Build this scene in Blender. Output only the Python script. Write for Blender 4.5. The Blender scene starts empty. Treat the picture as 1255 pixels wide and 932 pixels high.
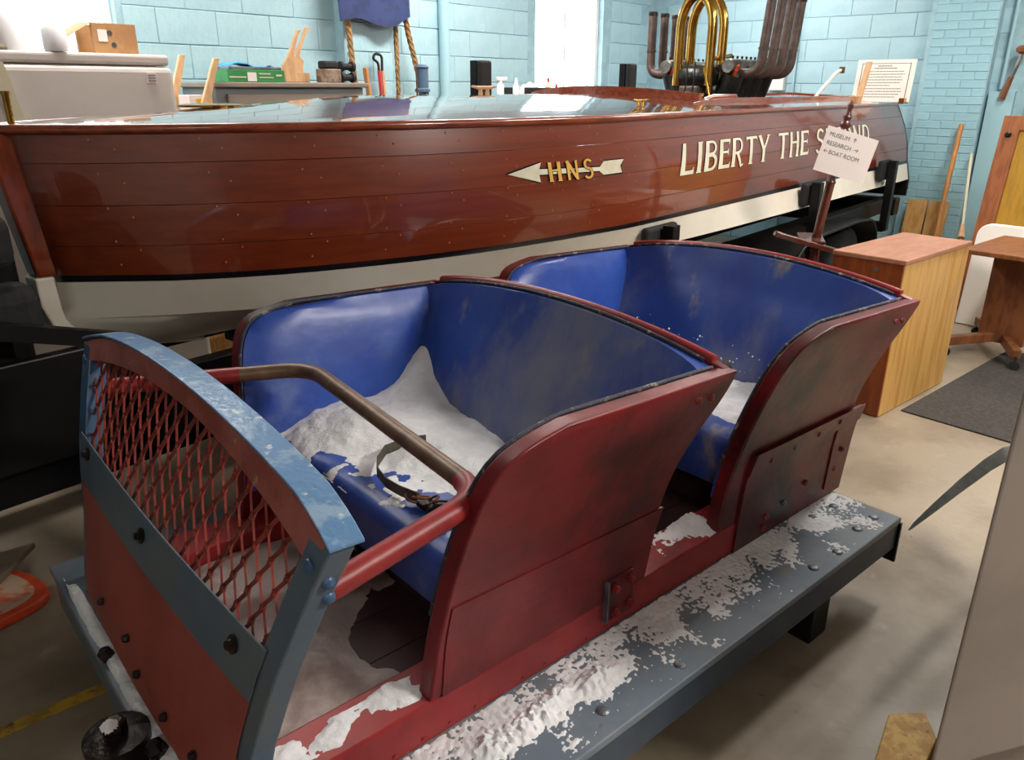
import bpy, bmesh, math, random
from mathutils import Vector, Matrix, noise
random.seed(7)
# ---------------------------------------------------------------- camera, world, light, exposure
S = bpy.context.scene
COL = S.collection
EYE = 1.6
def camera():
    f, cx, cy, hy, roll, vx = 955.0, 627.5, 466.0, 108.0, 0.002, 1805.0
    h = (cy - hy) / math.sqrt(1 + roll * roll)
    n = Vector((-roll, 1.0)).normalized() * (f * f / h)
    down = Vector((n.x, n.y, f)).normalized()
    v1 = Vector((vx - cx, hy + roll * (vx - cx) - cy, f))
    v1 = (v1 - down * v1.dot(down)).normalized()
    up = -down
    yy = up.cross(v1)
    # columns: world axes seen from the camera; rows: camera axes in the world
    rows = [Vector((v1[i], yy[i], up[i])) for i in range(3)]
    right, dn, fwd = rows
    m = Matrix((right, -dn, -fwd)).transposed().to_4x4()
    m.translation = Vector((0, 0, EYE))
    cam = bpy.data.cameras.new('camera'); o = bpy.data.objects.new('camera', cam)
    COL.objects.link(o); o.matrix_world = m
    cam.sensor_width = 36.0; cam.lens = f / 1255.0 * 36.0; cam.clip_start = 0.05; cam.clip_end = 200
    S.camera = o
camera()
w = bpy.data.worlds.new('overcast_sky'); S.world = w; w.use_nodes = True
bgn = w.node_tree.nodes['Background']; bgn.inputs[0].default_value = (0.93, 0.97, 1.0, 1); bgn.inputs[1].default_value = 5.0
S.view_settings.view_transform = 'Standard'; S.view_settings.look = 'None'
S.view_settings.gamma = 1.0; S.view_settings.use_curve_mapping = False
S.view_settings.exposure = 0.55
LAMP_POWER = 1.0
# ceiling lamps (room coordinates u along the window wall, v away from the camera): u, v, watts; last two are added unseen fill
LAMPS = [(4.6, 3.9, 48), (7.2, 3.3, 30), (1.9, 4.0, 32), (4.6, 0.4, 44), (6.8, 0.6, 36), (2.9, -1.9, 140), (-1.8, -1.6, 26)]
LAMP_Z = 3.15

# ---------------------------------------------------------------- helpers
ANG = math.radians(9.211)
CA, SA = math.cos(ANG), math.sin(ANG)
def W(u, v, z=0.0): return Vector((u * CA - v * SA, u * SA + v * CA, z))
BS = 1.03
def WB(u, v, z): return W(u * BS, v * BS, EYE + (z - EYE) * BS)
def lin(c):
    out = []
    for x in c:
        x = x / 255.0
        out.append(x / 12.92 if x <= 0.04045 else ((x + 0.055) / 1.055) ** 2.4)
    return (out[0], out[1], out[2], 1.0)
def interp(x, xs, ys):
    if x <= xs[0]: return ys[0]
    for i in range(len(xs) - 1):
        if x <= xs[i + 1]:
            t = (x - xs[i]) / (xs[i + 1] - xs[i]); return ys[i] + t * (ys[i + 1] - ys[i])
    return ys[-1]
def smooth01(a, b, x):
    t = min(1.0, max(0.0, (x - a) / (b - a))); return t * t * (3 - 2 * t)
def fbm(p, o=4): return noise.fractal(p, 1.0, 2.0, o)

def M(name, c1, c2=None, sc=6.0, lo=0.42, hi=0.6, rough=0.5, metal=0.0, bump=0.0, bsc=60.0, coat=0.0, coatr=0.05,
      layers=(), stretch=(1, 1, 1), rz=0.0, spec=0.5, detail=6.0, rough2=None):
    """procedural paint / wood / metal: base colour, a noise-mixed second colour, further noise layers, bump"""
    m = bpy.data.materials.new(name); m.use_nodes = True
    nt = m.node_tree; N = nt.nodes; L = nt.links; b = N['Principled BSDF']
    b.inputs['Roughness'].default_value = rough; b.inputs['Metallic'].default_value = metal
    b.inputs['Specular IOR Level'].default_value = spec
    b.inputs['Coat Weight'].default_value = coat; b.inputs['Coat Roughness'].default_value = coatr
    b.inputs['Base Color'].default_value = lin(c1)
    if c2 is None and not bump and not layers: return m
    tc = N.new('ShaderNodeTexCoord'); mp = N.new('ShaderNodeMapping')
    mp.inputs['Scale'].default_value = stretch; mp.inputs['Rotation'].default_value = (0, 0, rz)
    L.new(tc.outputs['Object'], mp.inputs['Vector'])
    cur = None
    def layer(cur, col, sc, lo, hi, det, ofs):
        nz = N.new('ShaderNodeTexNoise'); nz.inputs['Scale'].default_value = sc; nz.inputs['Detail'].default_value = det
        nz.inputs['Roughness'].default_value = 0.62
        ad = N.new('ShaderNodeVectorMath'); ad.operation = 'ADD'; ad.inputs[1].default_value = (ofs, ofs * 1.7, ofs * 0.6)
        L.new(mp.outputs[0], ad.inputs[0]); L.new(ad.outputs[0], nz.inputs['Vector'])
        mr = N.new('ShaderNodeMapRange'); mr.interpolation_type = 'SMOOTHSTEP'
        mr.inputs['From Min'].default_value = lo; mr.inputs['From Max'].default_value = hi
        L.new(nz.outputs['Fac'], mr.inputs['Value'])
        mx = N.new('ShaderNodeMix'); mx.data_type = 'RGBA'
        L.new(mr.outputs[0], mx.inputs['Factor'])
        if cur is None: mx.inputs['A'].default_value = lin(c1)
        else: L.new(cur, mx.inputs['A'])
        mx.inputs['B'].default_value = lin(col)
        return mx.outputs['Result'], mr
    if c2 is not None:
        cur, mr = layer(cur, c2, sc, lo, hi, detail, 0.0)
        if rough2 is not None:
            rr = N.new('ShaderNodeMapRange'); rr.inputs['To Min'].default_value = rough; rr.inputs['To Max'].default_value = rough2
            L.new(mr.outputs[0], rr.inputs['Value']); L.new(rr.outputs[0], b.inputs['Roughness'])
    for k, (col, s2, l2, h2) in enumerate(layers):
        cur, _ = layer(cur, col, s2, l2, h2, 8.0, 3.3 + 5.1 * k)
    if cur is not None: L.new(cur, b.inputs['Base Color'])
    if bump:
        nz = N.new('ShaderNodeTexNoise'); nz.inputs['Scale'].default_value = bsc; nz.inputs['Detail'].default_value = 5.0
        L.new(mp.outputs[0], nz.inputs['Vector'])
        bp = N.new('ShaderNodeBump'); bp.inputs['Strength'].default_value = bump; bp.inputs['Distance'].default_value = 0.01
        L.new(nz.outputs['Fac'], bp.inputs['Height']); L.new(bp.outputs[0], b.inputs['Normal'])
    return m

class MB:
    def __init__(s): s.v = []; s.f = []
    def add(s, vs, fs):
        o = len(s.v); s.v += [tuple(p) for p in vs]; s.f += [tuple(i + o for i in f) for f in fs]; return s
    def hexa(s, p):  # 8 corners: bottom 0-3, top 4-7
        return s.add(p, [(0, 3, 2, 1), (4, 5, 6, 7), (0, 1, 5, 4), (1, 2, 6, 5), (2, 3, 7, 6), (3, 0, 4, 7)])
    def box(s, x0, x1, y0, y1, z0, z1, f=None):
        p = [(x0, y0, z0), (x1, y0, z0), (x1, y1, z0), (x0, y1, z0), (x0, y0, z1), (x1, y0, z1), (x1, y1, z1), (x0, y1, z1)]
        return s.hexa([f(*q) if f else q for q in p])
    def bar(s, a, b, w, h, up=(0, 0, 1)):
        a = Vector(a); b = Vector(b); d = (b - a).normalized(); up = Vector(up)
        sx = d.cross(up)
        if sx.length < 1e-4: sx = d.cross(Vector((1, 0, 0)))
        sx.normalize(); uz = sx.cross(d).normalized()
        sx = sx * w / 2; uz = uz * h / 2
        return s.hexa([a - sx - uz, a + sx - uz, b + sx - uz, b - sx - uz, a - sx + uz, a + sx + uz, b + sx + uz, b - sx + uz])
    def tube(s, pts, r, n=10, cap=True):
        pts = [Vector(p) for p in pts]; rs = r if isinstance(r, (list, tuple)) else [r] * len(pts)
        t0 = (pts[1] - pts[0]).normalized(); ref = t0.orthogonal().normalized(); vs = []; fs = []
        for i, p in enumerate(pts):
            t = (pts[min(i + 1, len(pts) - 1)] - pts[max(i - 1, 0)]).normalized()
            ref = (ref - t * ref.dot(t)).normalized(); bi = t.cross(ref)
            for k in range(n):
                a = 2 * math.pi * k / n; vs.append(p + (ref * math.cos(a) + bi * math.sin(a)) * rs[i])
        for i in range(len(pts) - 1):
            for k in range(n): fs.append((i * n + k, i * n + (k + 1) % n, (i + 1) * n + (k + 1) % n, (i + 1) * n + k))
        if cap: fs.append(tuple(range(n - 1, -1, -1))); fs.append(tuple((len(pts) - 1) * n + k for k in range(n)))
        return s.add(vs, fs)
    def lathe(s, prof, c, axis=(0, 0, 1), n=20):  # profile (radius, along axis)
        c = Vector(c); ax = Vector(axis).normalized(); e1 = ax.orthogonal().normalized(); e2 = ax.cross(e1); vs = []; fs = []
        for (r, h) in prof:
            for k in range(n):
                a = 2 * math.pi * k / n; vs.append(c + ax * h + (e1 * math.cos(a) + e2 * math.sin(a)) * max(r, 1e-4))
        for i in range(len(prof) - 1):
            for k in range(n): fs.append((i * n + k, i * n + (k + 1) % n, (i + 1) * n + (k + 1) % n, (i + 1) * n + k))
        fs.append(tuple(range(n - 1, -1, -1))); fs.append(tuple((len(prof) - 1) * n + k for k in range(n)))
        return s.add(vs, fs)
    def prism(s, poly, f, d0, d1):  # poly in (a,b); f(a,b,d) -> point
        n = len(poly); vs = [f(a, b, d0) for a, b in poly] + [f(a, b, d1) for a, b in poly]
        fs = [tuple(range(n - 1, -1, -1)), tuple(range(n, 2 * n))] + [(i, (i + 1) % n, n + (i + 1) % n, n + i) for i in range(n)]
        return s.add(vs, fs)
    def grid(s, P):
        ni, nj = len(P), len(P[0]); vs = [q for r in P for q in r]
        fs = [(i * nj + j, i * nj + j + 1, (i + 1) * nj + j + 1, (i + 1) * nj + j) for i in range(ni - 1) for j in range(nj - 1)]
        return s.add(vs, fs)
    def slab(s, A, B):  # closed solid between two grids of the same size
        ni, nj = len(A), len(A[0]); o = len(s.v); s.grid(A); o2 = len(s.v)
        vs = [q for r in B for q in r]
        fs = [((i + 1) * nj + j, (i + 1) * nj + j + 1, i * nj + j + 1, i * nj + j) for i in range(ni - 1) for j in range(nj - 1)]
        s.add(vs, fs)
        ring = [j for j in range(nj)] + [i * nj + nj - 1 for i in range(1, ni)] + [(ni - 1) * nj + j for j in range(nj - 2, -1, -1)] + [i * nj for i in range(ni - 2, 0, -1)]
        m = len(ring)
        for k in range(m):
            a, b = ring[k], ring[(k + 1) % m]; s.f.append((o + b, o + a, o2 + a, o2 + b))
        return s
    def build(s, name, mat, parent=None, smooth=False, bevel=0.0, seg=2, subsurf=0, angle=35):
        me = bpy.data.meshes.new(name); me.from_pydata([tuple(p) for p in s.v], [], s.f); me.update()
        bm = bmesh.new(); bm.from_mesh(me); bmesh.ops.recalc_face_normals(bm, faces=bm.faces); bm.to_mesh(me); bm.free()
        me.materials.append(mat)
        o = bpy.data.objects.new(name, me); COL.objects.link(o)
        if smooth:
            for p in me.polygons: p.use_smooth = True
            me.set_sharp_from_angle(angle=math.radians(48))
        if bevel:
            bv = o.modifiers.new('bevel', 'BEVEL'); bv.width = bevel; bv.segments = seg; bv.limit_method = 'ANGLE'
            bv.angle_limit = math.radians(angle); bv.harden_normals = smooth
        if subsurf:
            sb = o.modifiers.new('sub', 'SUBSURF'); sb.levels = subsurf; sb.render_levels = subsurf
        if parent is not None: attach(o, parent)
        return o
def attach(o, parent):
    o.parent = parent
    if parent.type == 'EMPTY': o.location = -parent.location
def root(name, loc, label, cat, group=None):
    o = bpy.data.objects.new(name, None); COL.objects.link(o); o.location = Vector(loc); o.empty_display_size = 0.1
    o['label'] = label; o['category'] = cat
    if group: o['group'] = group
    return o
def tag(o, label, cat, group=None, kind=None):
    o['label'] = label; o['category'] = cat
    if group: o['group'] = group
    if kind: o['kind'] = kind
    return o
def struct(o): o['kind'] = 'structure'; return o
def arc(c, r, a0, a1, n):
    return [(c[0] + r * math.cos(math.radians(a0 + (a1 - a0) * i / n)), c[1] + r * math.sin(math.radians(a0 + (a1 - a0) * i / n))) for i in range(n + 1)]
def fillet(pts, r, n=8):
    """rounded polyline through 3-D points"""
    pts = [Vector(p) for p in pts]; out = [pts[0]]
    for i in range(1, len(pts) - 1):
        p = pts[i]; a = (pts[i - 1] - p); b = (pts[i + 1] - p); rr = min(r, a.length * .49, b.length * .49)
        pa = p + a.normalized() * rr; pb = p + b.normalized() * rr
        for k in range(n + 1):
            t = k / n; out.append(pa * (1 - t) ** 2 + p * 2 * t * (1 - t) + pb * t * t)
    out.append(pts[-1]); return out
def text2d(s, size=1.0, bold=0.0):
    cu = bpy.data.curves.new('t', 'FONT'); cu.body = s; cu.size = size; cu.offset = bold; cu.resolution_u = 3
    o = bpy.data.objects.new('t', cu); COL.objects.link(o)
    dg = bpy.context.evaluated_depsgraph_get(); me = bpy.data.meshes.new_from_object(o.evaluated_get(dg))
    vs = [(v.co.x, v.co.y) for v in me.vertices]; fs = [tuple(p.vertices) for p in me.polygons]
    bpy.data.objects.remove(o); bpy.data.curves.remove(cu); bpy.data.meshes.remove(me)
    return vs, fs

# ---------------------------------------------------------------- materials
m_block = M('blue_painted_block', (170, 204, 214), (160, 196, 208), sc=2.5, lo=.4, hi=.62, rough=.55, bump=.5, bsc=22, layers=(((128, 160, 170), 16, .70, .76),))
m_brick = M('blue_painted_brick', (150, 194, 208), (160, 201, 213), sc=3, rough=.5, bump=.35, bsc=30, layers=(((120, 150, 162), 25, .72, .77),))
m_mortar = M('blue_painted_mortar', (160, 194, 205), (148, 182, 194), sc=9, rough=.6, bump=.4, bsc=30)
m_floor = M('worn_concrete', (150, 137, 118), (122, 108, 90), sc=1.3, lo=.42, hi=.66, rough=.42, bump=.12, bsc=35,
            layers=(((98, 80, 60), 2.6, .60, .75), ((165, 155, 138), 7, .6, .78), ((88, 74, 58), 14, .68, .76)), rough2=.55)
m_ceil = M('white_ceiling', (215, 213, 205), (205, 203, 196), sc=3, rough=.8)
m_wall2 = M('pale_wall', (196, 200, 200), (186, 190, 190), sc=2, rough=.7)
m_dark_panel = M('dark_panelling', (84, 62, 48), (66, 48, 38), sc=3, rough=.6, stretch=(6, 6, .6))
m_pane = bpy.data.materials.new('window_glass'); m_pane.use_nodes = True
def _pane(m):
    nt = m.node_tree; N = nt.nodes; L = nt.links; N.remove(N['Principled BSDF'])
    t = N.new('ShaderNodeBsdfTransparent'); t.inputs[0].default_value = (.97, .99, 1, 1)
    g = N.new('ShaderNodeBsdfGlossy'); g.inputs['Roughness'].default_value = .03
    mx = N.new('ShaderNodeMixShader'); mx.inputs[0].default_value = .05
    L.new(t.outputs[0], mx.inputs[1]); L.new(g.outputs[0], mx.inputs[2])
    L.new(mx.outputs[0], N['Material Output'].inputs[0])
_pane(m_pane)
m_white = M('white_paint', (226, 226, 222), rough=.45)
m_hull = M('varnished_mahogany', (124, 50, 22), (108, 41, 17), sc=3, lo=.36, hi=.68, rough=.35, coat=1.0, coatr=.04, stretch=(.25, 5, 12), rz=-ANG, layers=(((134, 58, 26), 2, .5, .8),))
m_stem = M('varnished_stem_wood', (138, 58, 24), (112, 42, 17), sc=6, rough=.3, coat=1.0, coatr=.05, stretch=(4, 4, .7))
m_trimw = M('varnished_rail_wood', (150, 68, 34), (120, 46, 22), sc=7, rough=.3, coat=1.0, coatr=.05, stretch=(.5, 6, 6), rz=-ANG)
m_deckw = M('varnished_deck_wood', (128, 76, 56), (108, 58, 40), sc=5, rough=.16, coat=1.0, coatr=.02, stretch=(.4, 9, 4), rz=-ANG)
m_botpaint = M('cream_bottom_paint', (234, 229, 216), (228, 220, 204), sc=2, rough=.4, layers=(((190, 170, 140), 5, .68, .8),))
m_boot = M('black_boot_stripe', (26, 22, 28), rough=.25)
m_cream_letter = M('cream_lettering', (226, 222, 200), (214, 208, 184), sc=8, rough=.4)
m_gold_letter = M('gold_lettering', (226, 180, 92), (210, 160, 74), sc=8, rough=.4)
m_black = M('black_steel_paint', (10, 10, 11), (15, 14, 15), sc=6, rough=.42, spec=.3)
m_rubber = M('black_rubber', (19, 19, 21), (28, 28, 30), sc=30, rough=.75, bump=.2)
m_gal = M('dull_galvanised', (120, 124, 132), (96, 100, 108), sc=10, rough=.45, metal=.6)
m_brass = M('polished_brass', (196, 152, 74), (168, 122, 52), sc=7, rough=.22, metal=1.0)
m_exh = M('brown_exhaust_steel', (92, 76, 70), (74, 60, 56), sc=14, rough=.5, metal=.3, bump=.1)
m_engine = M('dark_engine_enamel', (38, 42, 40), (24, 26, 26), sc=8, rough=.3, metal=.2)
m_alu = M('grey_aluminium', (140, 138, 132), (100, 98, 94), sc=12, rough=.4, metal=.7)
m_orange = M('orange_insulator', (214, 84, 36), rough=.4)
# the car
m_red = M('worn_shaded_red_paint', (122, 26, 32), (104, 21, 26), sc=4, lo=.4, hi=.62, rough=.36, bump=.12, bsc=28,
          layers=(((30, 13, 14), 1.6, .47, .64), ((170, 92, 92), 26, .72, .78)), rough2=.42)  # dark patches combine grime with painted shade of the concave panels
m_redrail = M('red_rail_paint', (150, 40, 42), (132, 32, 36), sc=5, rough=.42, bump=.1, bsc=30, layers=(((190, 150, 148), 30, .70, .77), ((60, 26, 26), 5, .66, .76)))
m_redplate = M('faded_red_plate', (160, 78, 68), (146, 66, 57), sc=3, rough=.5, layers=(((104, 44, 38), 7, .62, .78),))
m_bluemet = M('worn_blue_paint', (70, 104, 142), (60, 90, 122), sc=6, rough=.36, bump=.12, bsc=40, layers=(((150, 166, 176), 18, .60, .68), ((128, 104, 60), 34, .72, .76)))
m_archtop = M('scuffed_blue_arch_paint', (98, 140, 184), (140, 168, 196), sc=16, lo=.5, hi=.62, rough=.28, bump=.2, bsc=50, layers=(((196, 206, 212), 30, .60, .66), ((120, 96, 60), 40, .73, .77)))
m_bluedark = M('dark_blue_steel', (46, 66, 86), (36, 52, 70), sc=6, rough=.4, layers=(((92, 104, 112), 20, .66, .74),))
m_greyblue = M('grey_blue_band', (84, 102, 120), (96, 108, 116), sc=4, rough=.42, layers=(((60, 66, 74), 10, .62, .74),))
m_deckp = M('grey_blue_deck_paint', (118, 128, 138), (104, 118, 132), sc=4, rough=.34, bump=.1, bsc=30, layers=(((128, 122, 108), 5, .58, .7), ((62, 82, 108), 9, .62, .72)))
m_vinyl = M('blue_vinyl', (38, 70, 158), (48, 82, 168), sc=4, rough=.34, bump=.25, bsc=9, layers=(((126, 142, 184), 2.4, .52, .78),))  # broad pale layer paints the sheen of the pads into the colour
m_vinylw = M('worn_blue_vinyl', (40, 68, 148), (46, 78, 158), sc=4, rough=.42, bump=.25, bsc=10,
             layers=(((120, 124, 142), 2.0, .44, .70), ((140, 134, 130), 7, .56, .74), ((24, 30, 52), 34, .70, .75)), stretch=(1, 1, .55))
m_piping = M('frayed_edge_piping', (44, 44, 60), (150, 140, 126), sc=45, lo=.56, hi=.66, rough=.6, bump=.4, bsc=120)
m_snow = M('old_granular_snow', (236, 237, 240), (224, 226, 230), sc=12, rough=.7, bump=.35, bsc=90)
m_tube = M('brown_worn_tube', (118, 94, 74), (98, 76, 60), sc=12, rough=.42, metal=.2, layers=(((140, 116, 94), 30, .64, .74),))
m_strap = M('olive_webbing', (84, 78, 64), (66, 60, 50), sc=40, rough=.7, bump=.3, bsc=200)
m_rust = M('rusty_iron', (112, 72, 44), (78, 50, 34), sc=40, rough=.55, metal=.4, bump=.3)
m_iron = M('dark_greasy_iron', (34, 28, 26), (54, 42, 36), sc=14, rough=.35, metal=.5, bump=.4, bsc=50)
m_bolt = M('red_painted_bolt', (140, 42, 42), (110, 30, 32), sc=40, rough=.4)
m_blueb = M('blue_painted_rivet', (62, 96, 134), rough=.35)
m_inner = M('dark_red_floor_boards', (58, 34, 32), (44, 28, 28), sc=5, rough=.6)
# other wood and things
m_cabtop = M('brown_cabinet_top', (172, 120, 94), (160, 108, 82), sc=5, rough=.4, stretch=(1, 5, 5))
m_cabfront = M('red_brown_veneer', (150, 78, 36), (128, 62, 28), sc=5, rough=.38, stretch=(5, 5, .6))
m_cabside = M('varnished_pine_boards', (204, 160, 92), (186, 138, 66), sc=3, rough=.4, stretch=(8, 4, .7), layers=(((210, 150, 40), 2.2, .60, .7),))
m_oakdark = M('walnut_brown_wood', (134, 82, 48), (108, 64, 36), sc=5, rough=.42, stretch=(4, 4, 1))
m_lightwood = M('bare_pine', (214, 172, 128), (200, 156, 112), sc=6, rough=.55, stretch=(6, 6, 1.2))
m_plank = M('yellow_pine_plank', (202, 154, 92), (182, 132, 72), sc=5, rough=.5, stretch=(7, 7, .8))
m_polew = M('varnished_pole_wood', (190, 132, 72), (172, 112, 56), sc=7, rough=.4, stretch=(5, 5, .6))
m_doorw = M('red_brown_door_frame', (156, 92, 52), (134, 76, 42), sc=5, rough=.45, stretch=(5, 5, .8))
m_ochre = M('ochre_door_panel', (178, 136, 40), (164, 122, 34), sc=4, rough=.45, stretch=(8, 8, .6))
m_postw = M('dark_cherry_post', (92, 42, 32), (70, 32, 26), sc=9, rough=.28, coat=.6)
m_paper = M('white_paper', (226, 218, 216), rough=.7)
m_ink = M('grey_black_ink', (64, 62, 62), rough=.7)
m_ink2 = M('faint_brown_ink', (132, 122, 116), rough=.7)
m_board = M('cream_white_board', (244, 240, 232), rough=.6)
m_mat = M('speckled_black_mat', (52, 49, 47), (66, 62, 58), sc=60, rough=.9, layers=(((120, 112, 104), 90, .70, .74),))
m_fridge = M('off_white_enamel', (206, 198, 192), (198, 190, 184), sc=2, rough=.4)
m_cream = M('cream_plastic', (214, 204, 176), rough=.5)
m_card = M('brown_cardboard', (178, 134, 90), (164, 120, 78), sc=8, rough=.8)
m_jug = M('milky_plastic', (232, 232, 236), rough=.35)
m_green = M('green_carton', (48, 138, 74), (40, 126, 64), sc=9, rough=.55)
m_lime = M('lime_label', (170, 190, 70), rough=.6)
m_bluecloth = M('bright_blue_film', (48, 150, 210), (70, 170, 222), sc=14, rough=.5, bump=.3)
m_steelcab = M('putty_grey_steel', (146, 134, 122), (138, 126, 114), sc=3, rough=.42)
m_steelcab2 = M('pale_grey_steel_end', (132, 142, 148), rough=.45)
m_rope = M('manila_rope', (178, 138, 88), (140, 104, 62), sc=30, rough=.8, bump=.3, bsc=120)
m_navy = M('navy_cloth', (44, 58, 104), (36, 48, 90), sc=8, rough=.8, bump=.3, bsc=20)
m_bluepaint = M('blue_painted_pipe', (160, 200, 212), rough=.45)
m_grey = M('grey_painted_housing', (142, 132, 126), (132, 122, 116), sc=3, rough=.42, layers=(((108, 100, 96), 8, .66, .78),))
m_blade = M('dull_steel_blade', (132, 130, 128), (110, 108, 106), sc=10, rough=.35, metal=.6, layers=(((70, 66, 64), 20, .66, .74),))
m_osb = M('yellow_speckled_block', (206, 168, 84), (176, 132, 54), sc=26, rough=.6, layers=(((110, 80, 34), 40, .62, .68),))
m_yline = M('worn_yellow_floor_paint', (196, 156, 44), (150, 122, 56), sc=16, rough=.55, layers=(((96, 80, 58), 24, .56, .66),))
m_orangep = M('orange_plastic', (206, 74, 34), (182, 60, 28), sc=8, rough=.45)
m_orangetop = M('dusty_orange_top', (190, 160, 136), (196, 92, 52), sc=10, lo=.5, hi=.62, rough=.6)
m_greyboard = M('grey_brown_board', (112, 100, 82), (98, 86, 70), sc=5, rough=.7)
m_red_tool = M('red_handle', (190, 44, 44), rough=.45)
m_lampw = M('white_lamp_housing', (235, 235, 235), rough=.5)
m_tubeglow = bpy.data.materials.new('fluorescent_tube'); m_tubeglow.use_nodes = True
_b = m_tubeglow.node_tree.nodes['Principled BSDF']; _b.inputs['Emission Color'].default_value = (1, .95, .87, 1); _b.inputs['Emission Strength'].default_value = 4.0

# ---------------------------------------------------------------- the room
U0, U1, V0, V1, ZC = -3.6, 8.45, -4.2, 5.0, 3.3
fl = MB(); fl.box(U0 - .2, U1 + .2, V0 - .2, V1 + .2, -.1, 0, W); floor = struct(fl.build('floor', m_floor))
ce = MB(); ce.box(U0 - .2, U1 + .2, V0 - .2, V1 + .2, ZC, ZC + .1, W); struct(ce.build('ceiling', m_ceil))
WIN = [(1.0, 2.36, 1.62, 2.75), (6.32, 7.46, 1.25, 2.75)]
wl = MB()
us = [U0 - .2, WIN[0][0], WIN[0][1], WIN[1][0], WIN[1][1], U1 + .2]
wl.box(us[0], us[1], V1, V1 + .2, 0, ZC, W); wl.box(us[2], us[3], V1, V1 + .2, 0, ZC, W); wl.box(us[4], us[5], V1, V1 + .2, 0, ZC, W)
for (a, b, c, d) in WIN:
    wl.box(a, b, V1, V1 + .2, 0, c, W); wl.box(a, b, V1, V1 + .2, d, ZC, W)
wall_left = struct(wl.build('wall_left', m_mortar))
wr = MB(); wr.box(U1, U1 + .2, V0, V1 + .2, 0, ZC, W); wall_right = struct(wr.build('wall_right', m_mortar))
wb = MB(); wb.box(U0 - .2, U1 + .2, V0 - .2, V0, 0, ZC, W); struct(wb.build('wall_back', m_dark_panel))
wf = MB(); wf.box(U0 - .2, U0, V0, V1, 0, ZC, W); struct(wf.build('wall_front', m_wall2))
def block_mesh(name, l, h, d, bev, mat):
    bm = bmesh.new(); bmesh.ops.create_cube(bm, size=1.0)
    bmesh.ops.scale(bm, vec=(l, d, h), verts=bm.verts)
    bmesh.ops.bevel(bm, geom=list(bm.edges), offset=bev, segments=1, affect='EDGES')
    me = bpy.data.meshes.new(name); bm.to_mesh(me); bm.free(); me.materials.append(mat); return me
def lay(name, me, pos, rz, parent):
    o = bpy.data.objects.new(name, me); COL.objects.link(o); o.location = pos; o.rotation_euler = (random.uniform(-.006, .006), random.uniform(-.004, .004), rz + random.uniform(-.006, .006)); o.parent = parent
    return o
bl_full = block_mesh('concrete_block', .397, .199, .04, .004, m_block)
bl_half = block_mesh('concrete_half_block', .197, .199, .04, .004, m_block)
CH = .2035
def in_win(u, z, hl):
    return any(a - .02 < u + hl and u - hl < b + .02 and c - .05 < z + .09 and z - .09 < d + .05 for a, b, c, d in WIN)
for k in range(4, 13):
    z = .02 + CH * (k + .5); u = 1.0 + (.2 if k % 2 else 0.0)
    while u < U1 - .2:
        if not in_win(u, z, .2): lay('concrete_block', bl_full, W(u, V1 + .013 + random.uniform(-.002, .002), z), ANG, wall_left)
        else:
            for du in (-.1, .1):
                if not in_win(u + du, z, .098): lay('concrete_block', bl_half, W(u + du, V1 + .013, z), ANG, wall_left)
        u += .4
for k in range(0, 13):
    z = .02 + CH * (k + .5); v = 1.6 + (.2 if k % 2 else 0.0)
    while v < V1 - .2:
        lay('concrete_block', bl_full, W(U1 + .013 + random.uniform(-.002, .002), v, z), ANG + math.pi / 2, wall_right); v += .4
# pilaster of the window wall, between the ropes
pw = MB(); pw.box(3.95, 4.43, V1 - .10, V1, 0, ZC, W); pil = struct(pw.build('wall_pilaster', m_mortar))
for k in range(4, 13):
    z = .02 + CH * (k + .5)
    if k % 2: lay('concrete_block', bl_full, W(4.19, V1 - .087, z), ANG, pil)
    else:
        for du in (-.12, .12): lay('concrete_block', bl_half, W(4.19 + du, V1 - .087, z), ANG, pil)
# brick pier on the right wall
bp = MB(); bp.box(8.3, U1, 1.50, 2.05, 0, ZC, W); pier = struct(bp.build('wall_brick_pier', m_mortar))
br = block_mesh('brick', .198, .064, .03, .003, m_brick); brh = block_mesh('half_brick', .096, .064, .03, .003, m_brick)
for k in range(0, 38):
    z = .04 + .0695 * k
    if k % 2:
        vs = [(1.60, br), (1.805, br), (1.965, brh)]
        vs = [(1.597, br), (1.80, br), (1.953, brh)]
    else:
        vs = [(1.548, brh), (1.70, br), (1.903, br)]
    for v, me in vs: lay('brick', me, W(8.310 + random.uniform(-.002, .002), v + .01, z), ANG + math.pi / 2, pier)
# windows
for i, (a, b, c, d) in enumerate(WIN):
    t = MB()
    for (x0, x1, z0, z1) in ((a, a + .05, c, d), (b - .05, b, c, d), (a, b, c, c + .05), (a, b, d - .05, d)): t.box(x0, x1, V1 + .06, V1 + .13, z0, z1, W)
    wo = struct(t.build('window_%d' % (i + 1), m_white))
    t = MB(); t.box((a + b) / 2 - .012, (a + b) / 2 + .012, V1 + .075, V1 + .115, c + .05, d - .05, W); t.build('mullion', m_white, wo)
    for (x0, x1) in ((a + .05, (a + b) / 2 - .012), ((a + b) / 2 + .012, b - .05)):
        t = MB(); t.box(x0, x1, V1 + .09, V1 + .096, c + .05, d - .05, W); t.build('pane', m_pane, wo)
    t = MB(); t.box(a - .03, b + .03, V1 - .04, V1 + .06, c - .04, c, W); t.build('window_sill', m_white, wo)
    la = bpy.data.lights.new('daylight', 'AREA'); la.shape = 'RECTANGLE'; la.size = b - a; la.size_y = d - c; la.cycles.is_portal = True
    lo = bpy.data.objects.new('daylight_portal', la); COL.objects.link(lo); lo.location = W((a + b) / 2, V1 + .16, (c + d) / 2)
    lo.rotation_euler = (math.pi / 2, 0, ANG); lo.rotation_euler = (-math.pi / 2, 0, ANG)
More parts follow.
